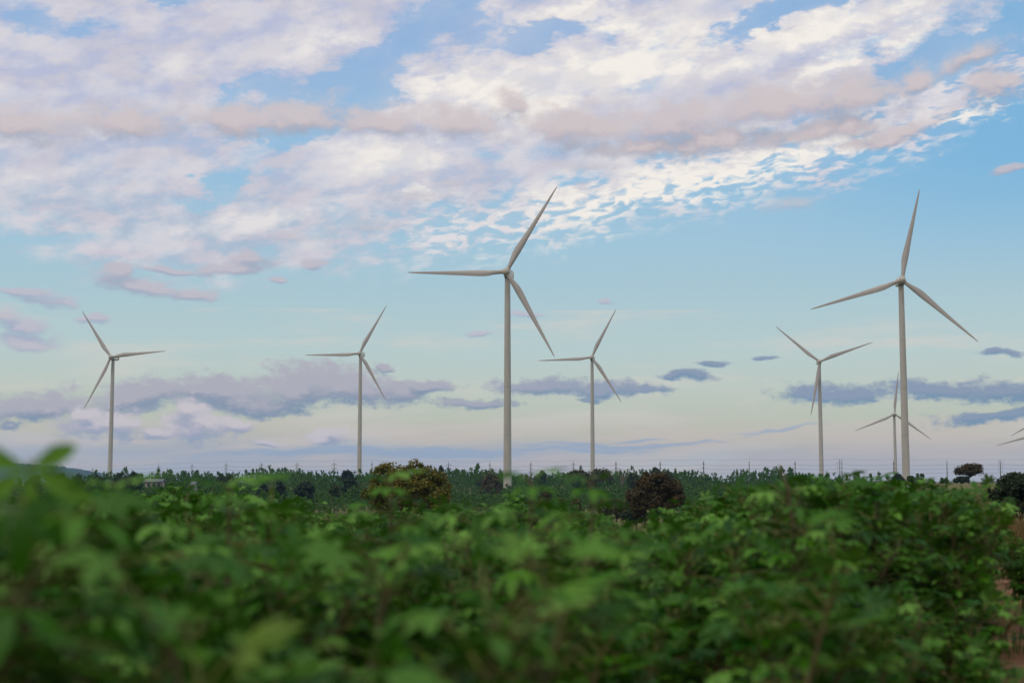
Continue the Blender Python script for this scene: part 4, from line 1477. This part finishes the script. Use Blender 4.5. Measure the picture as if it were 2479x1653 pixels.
for px, y, dz_, lab in ((948, 5.2, -0.03, "crop plant raising one upright blurred leaf before the broad turning tree"), (1285, 4.6, -0.025, "crop plant whose blurred leaf tips rise just right of the tallest turbine tower"),
                        (1430, 5.0, -0.035, "crop plant with two raised blurred leaves below the turbine right of the tallest one"), (560, 4.2, -0.05, "tallest blurred crop plant between the first two turbines"),
                        (300, 3.6, -0.05, "blurred crop plant with pale leaves right of the leftmost turbine tower foot")):
    hero_plant(col_x(px, y), y, CAM.z + dz_ + 0.03, [(0.0, 80, 50, 0.03, 0.11, 0.2), (0.02, 280, 45, 0.05, 0.10, 0.3), (0.05, 180, 20, 0.08, 0.11, 0.6), (0.09, 40, 15, 0.1, 0.11, 0.7), (0.13, 240, 10, 0.12, 0.12, 0.8),
                                                     (0.17, 120, 5, 0.12, 0.12, 0.8), (0.22, 320, 0, 0.13, 0.12, 0.9), (0.28, 200, 0, 0.13, 0.12, 1.0), (0.35, 60, -5, 0.13, 0.12, 1.0)], lab)


# ---- dry grass and weeds between and beside the plants
def blades(spots, rng, mat, name, label, cat, hmin, hmax):
    V, F = [], []
    for x, y, g0 in spots:
        h = rng.uniform(hmin, hmax)
        a = rng.uniform(0, 6.28)
        ln = rng.uniform(0.05, 0.45) * h
        dx_, dy_ = math.cos(a) * ln, math.sin(a) * ln
        w = rng.uniform(0.0018, 0.0045) + y * 0.00008
        ox, oy = -math.sin(a) * w, math.cos(a) * w
        b = len(V)
        V += [(x - ox, y - oy, g0 - 0.02), (x + ox, y + oy, g0 - 0.02), (x + dx_ * 0.35 - ox, y + dy_ * 0.35 - oy, g0 + h * 0.6), (x + dx_ * 0.35 + ox, y + dy_ * 0.35 + oy, g0 + h * 0.6),
              (x + dx_ - ox * 0.2, y + dy_ - oy * 0.2, g0 + h), (x + dx_ + ox * 0.2, y + dy_ + oy * 0.2, g0 + h)]
        F += [(b, b + 1, b + 3, b + 2), (b + 2, b + 3, b + 5, b + 4)]
    tag(link(name, np_mesh(name, V, F, mat)), label, cat, kind='stuff')


rng = np.random.default_rng(91)
S = []
for _ in range(2600):
    cx, cy = rng.uniform(-6, 9), rng.uniform(2.5, 24)
    if abs(cx) > cy * 0.42 + 0.5 or cx > 0.34 * cy + 0.4:
        continue
    for _ in range(int(rng.integers(4, 10))):
        x, y = cx + rng.normal(0, 0.06), cy + rng.normal(0, 0.06)
        if x < 0.30 * y:
            S.append((x, y, gz(x, y)))
blades(S, rng, M['straw'], "dry_grass", "dry straw coloured grass stems standing under the crop leaves", "dry grass", 0.25, 0.85)
S = []
for _ in range(1300):
    cy = rng.uniform(26, 62)
    cx = cy * rng.uniform(0.315, 0.46) + rng.normal(0, 0.4)
    for _ in range(int(rng.integers(5, 12))):
        x, y = cx + rng.normal(0, 0.10), cy + rng.normal(0, 0.10)
        S.append((x, y, gz(x, y)))
blades(S, rng, M['straw'], "dry_grass", "tawny dry grass patch beyond the crop under the dark tree at right", "dry grass", 0.3, 0.75)
S = []
for _ in range(900):
    cx = rng.uniform(2.8, 10)
    cy = 11.2 + 0.10 * (cx - 4) + rng.choice([-1, 1]) * rng.uniform(1.2, 1.9)
    for _ in range(int(rng.integers(3, 7))):
        x, y = cx + rng.normal(0, 0.07), cy + rng.normal(0, 0.07)
        S.append((x, y, gz(x, y)))
blades(S, rng, M['weed'], "weeds", "low green and brown weeds along the edges of the red soil track", "weeds", 0.05, 0.28)

# ------------------------------------------------------------------ thin evening air
def build_haze():
    m, h, out = material("haze")
    v = h.new('ShaderNodeVolumePrincipled')
    v.inputs['Color'].default_value = (0.34, 0.63, 1.0, 1)
    v.inputs['Density'].default_value = 0.000062
    v.inputs['Anisotropy'].default_value = 0.1
    h.t.links.new(v.outputs[0], out.inputs['Volume'])
    t = Tubes().box((0, 3500, 70), (9000, 9200, 200))
    tag(link("haze", t.mesh("haze", m, False)), "thin bluish evening haze over the whole plain", "haze", kind='stuff')


build_haze()
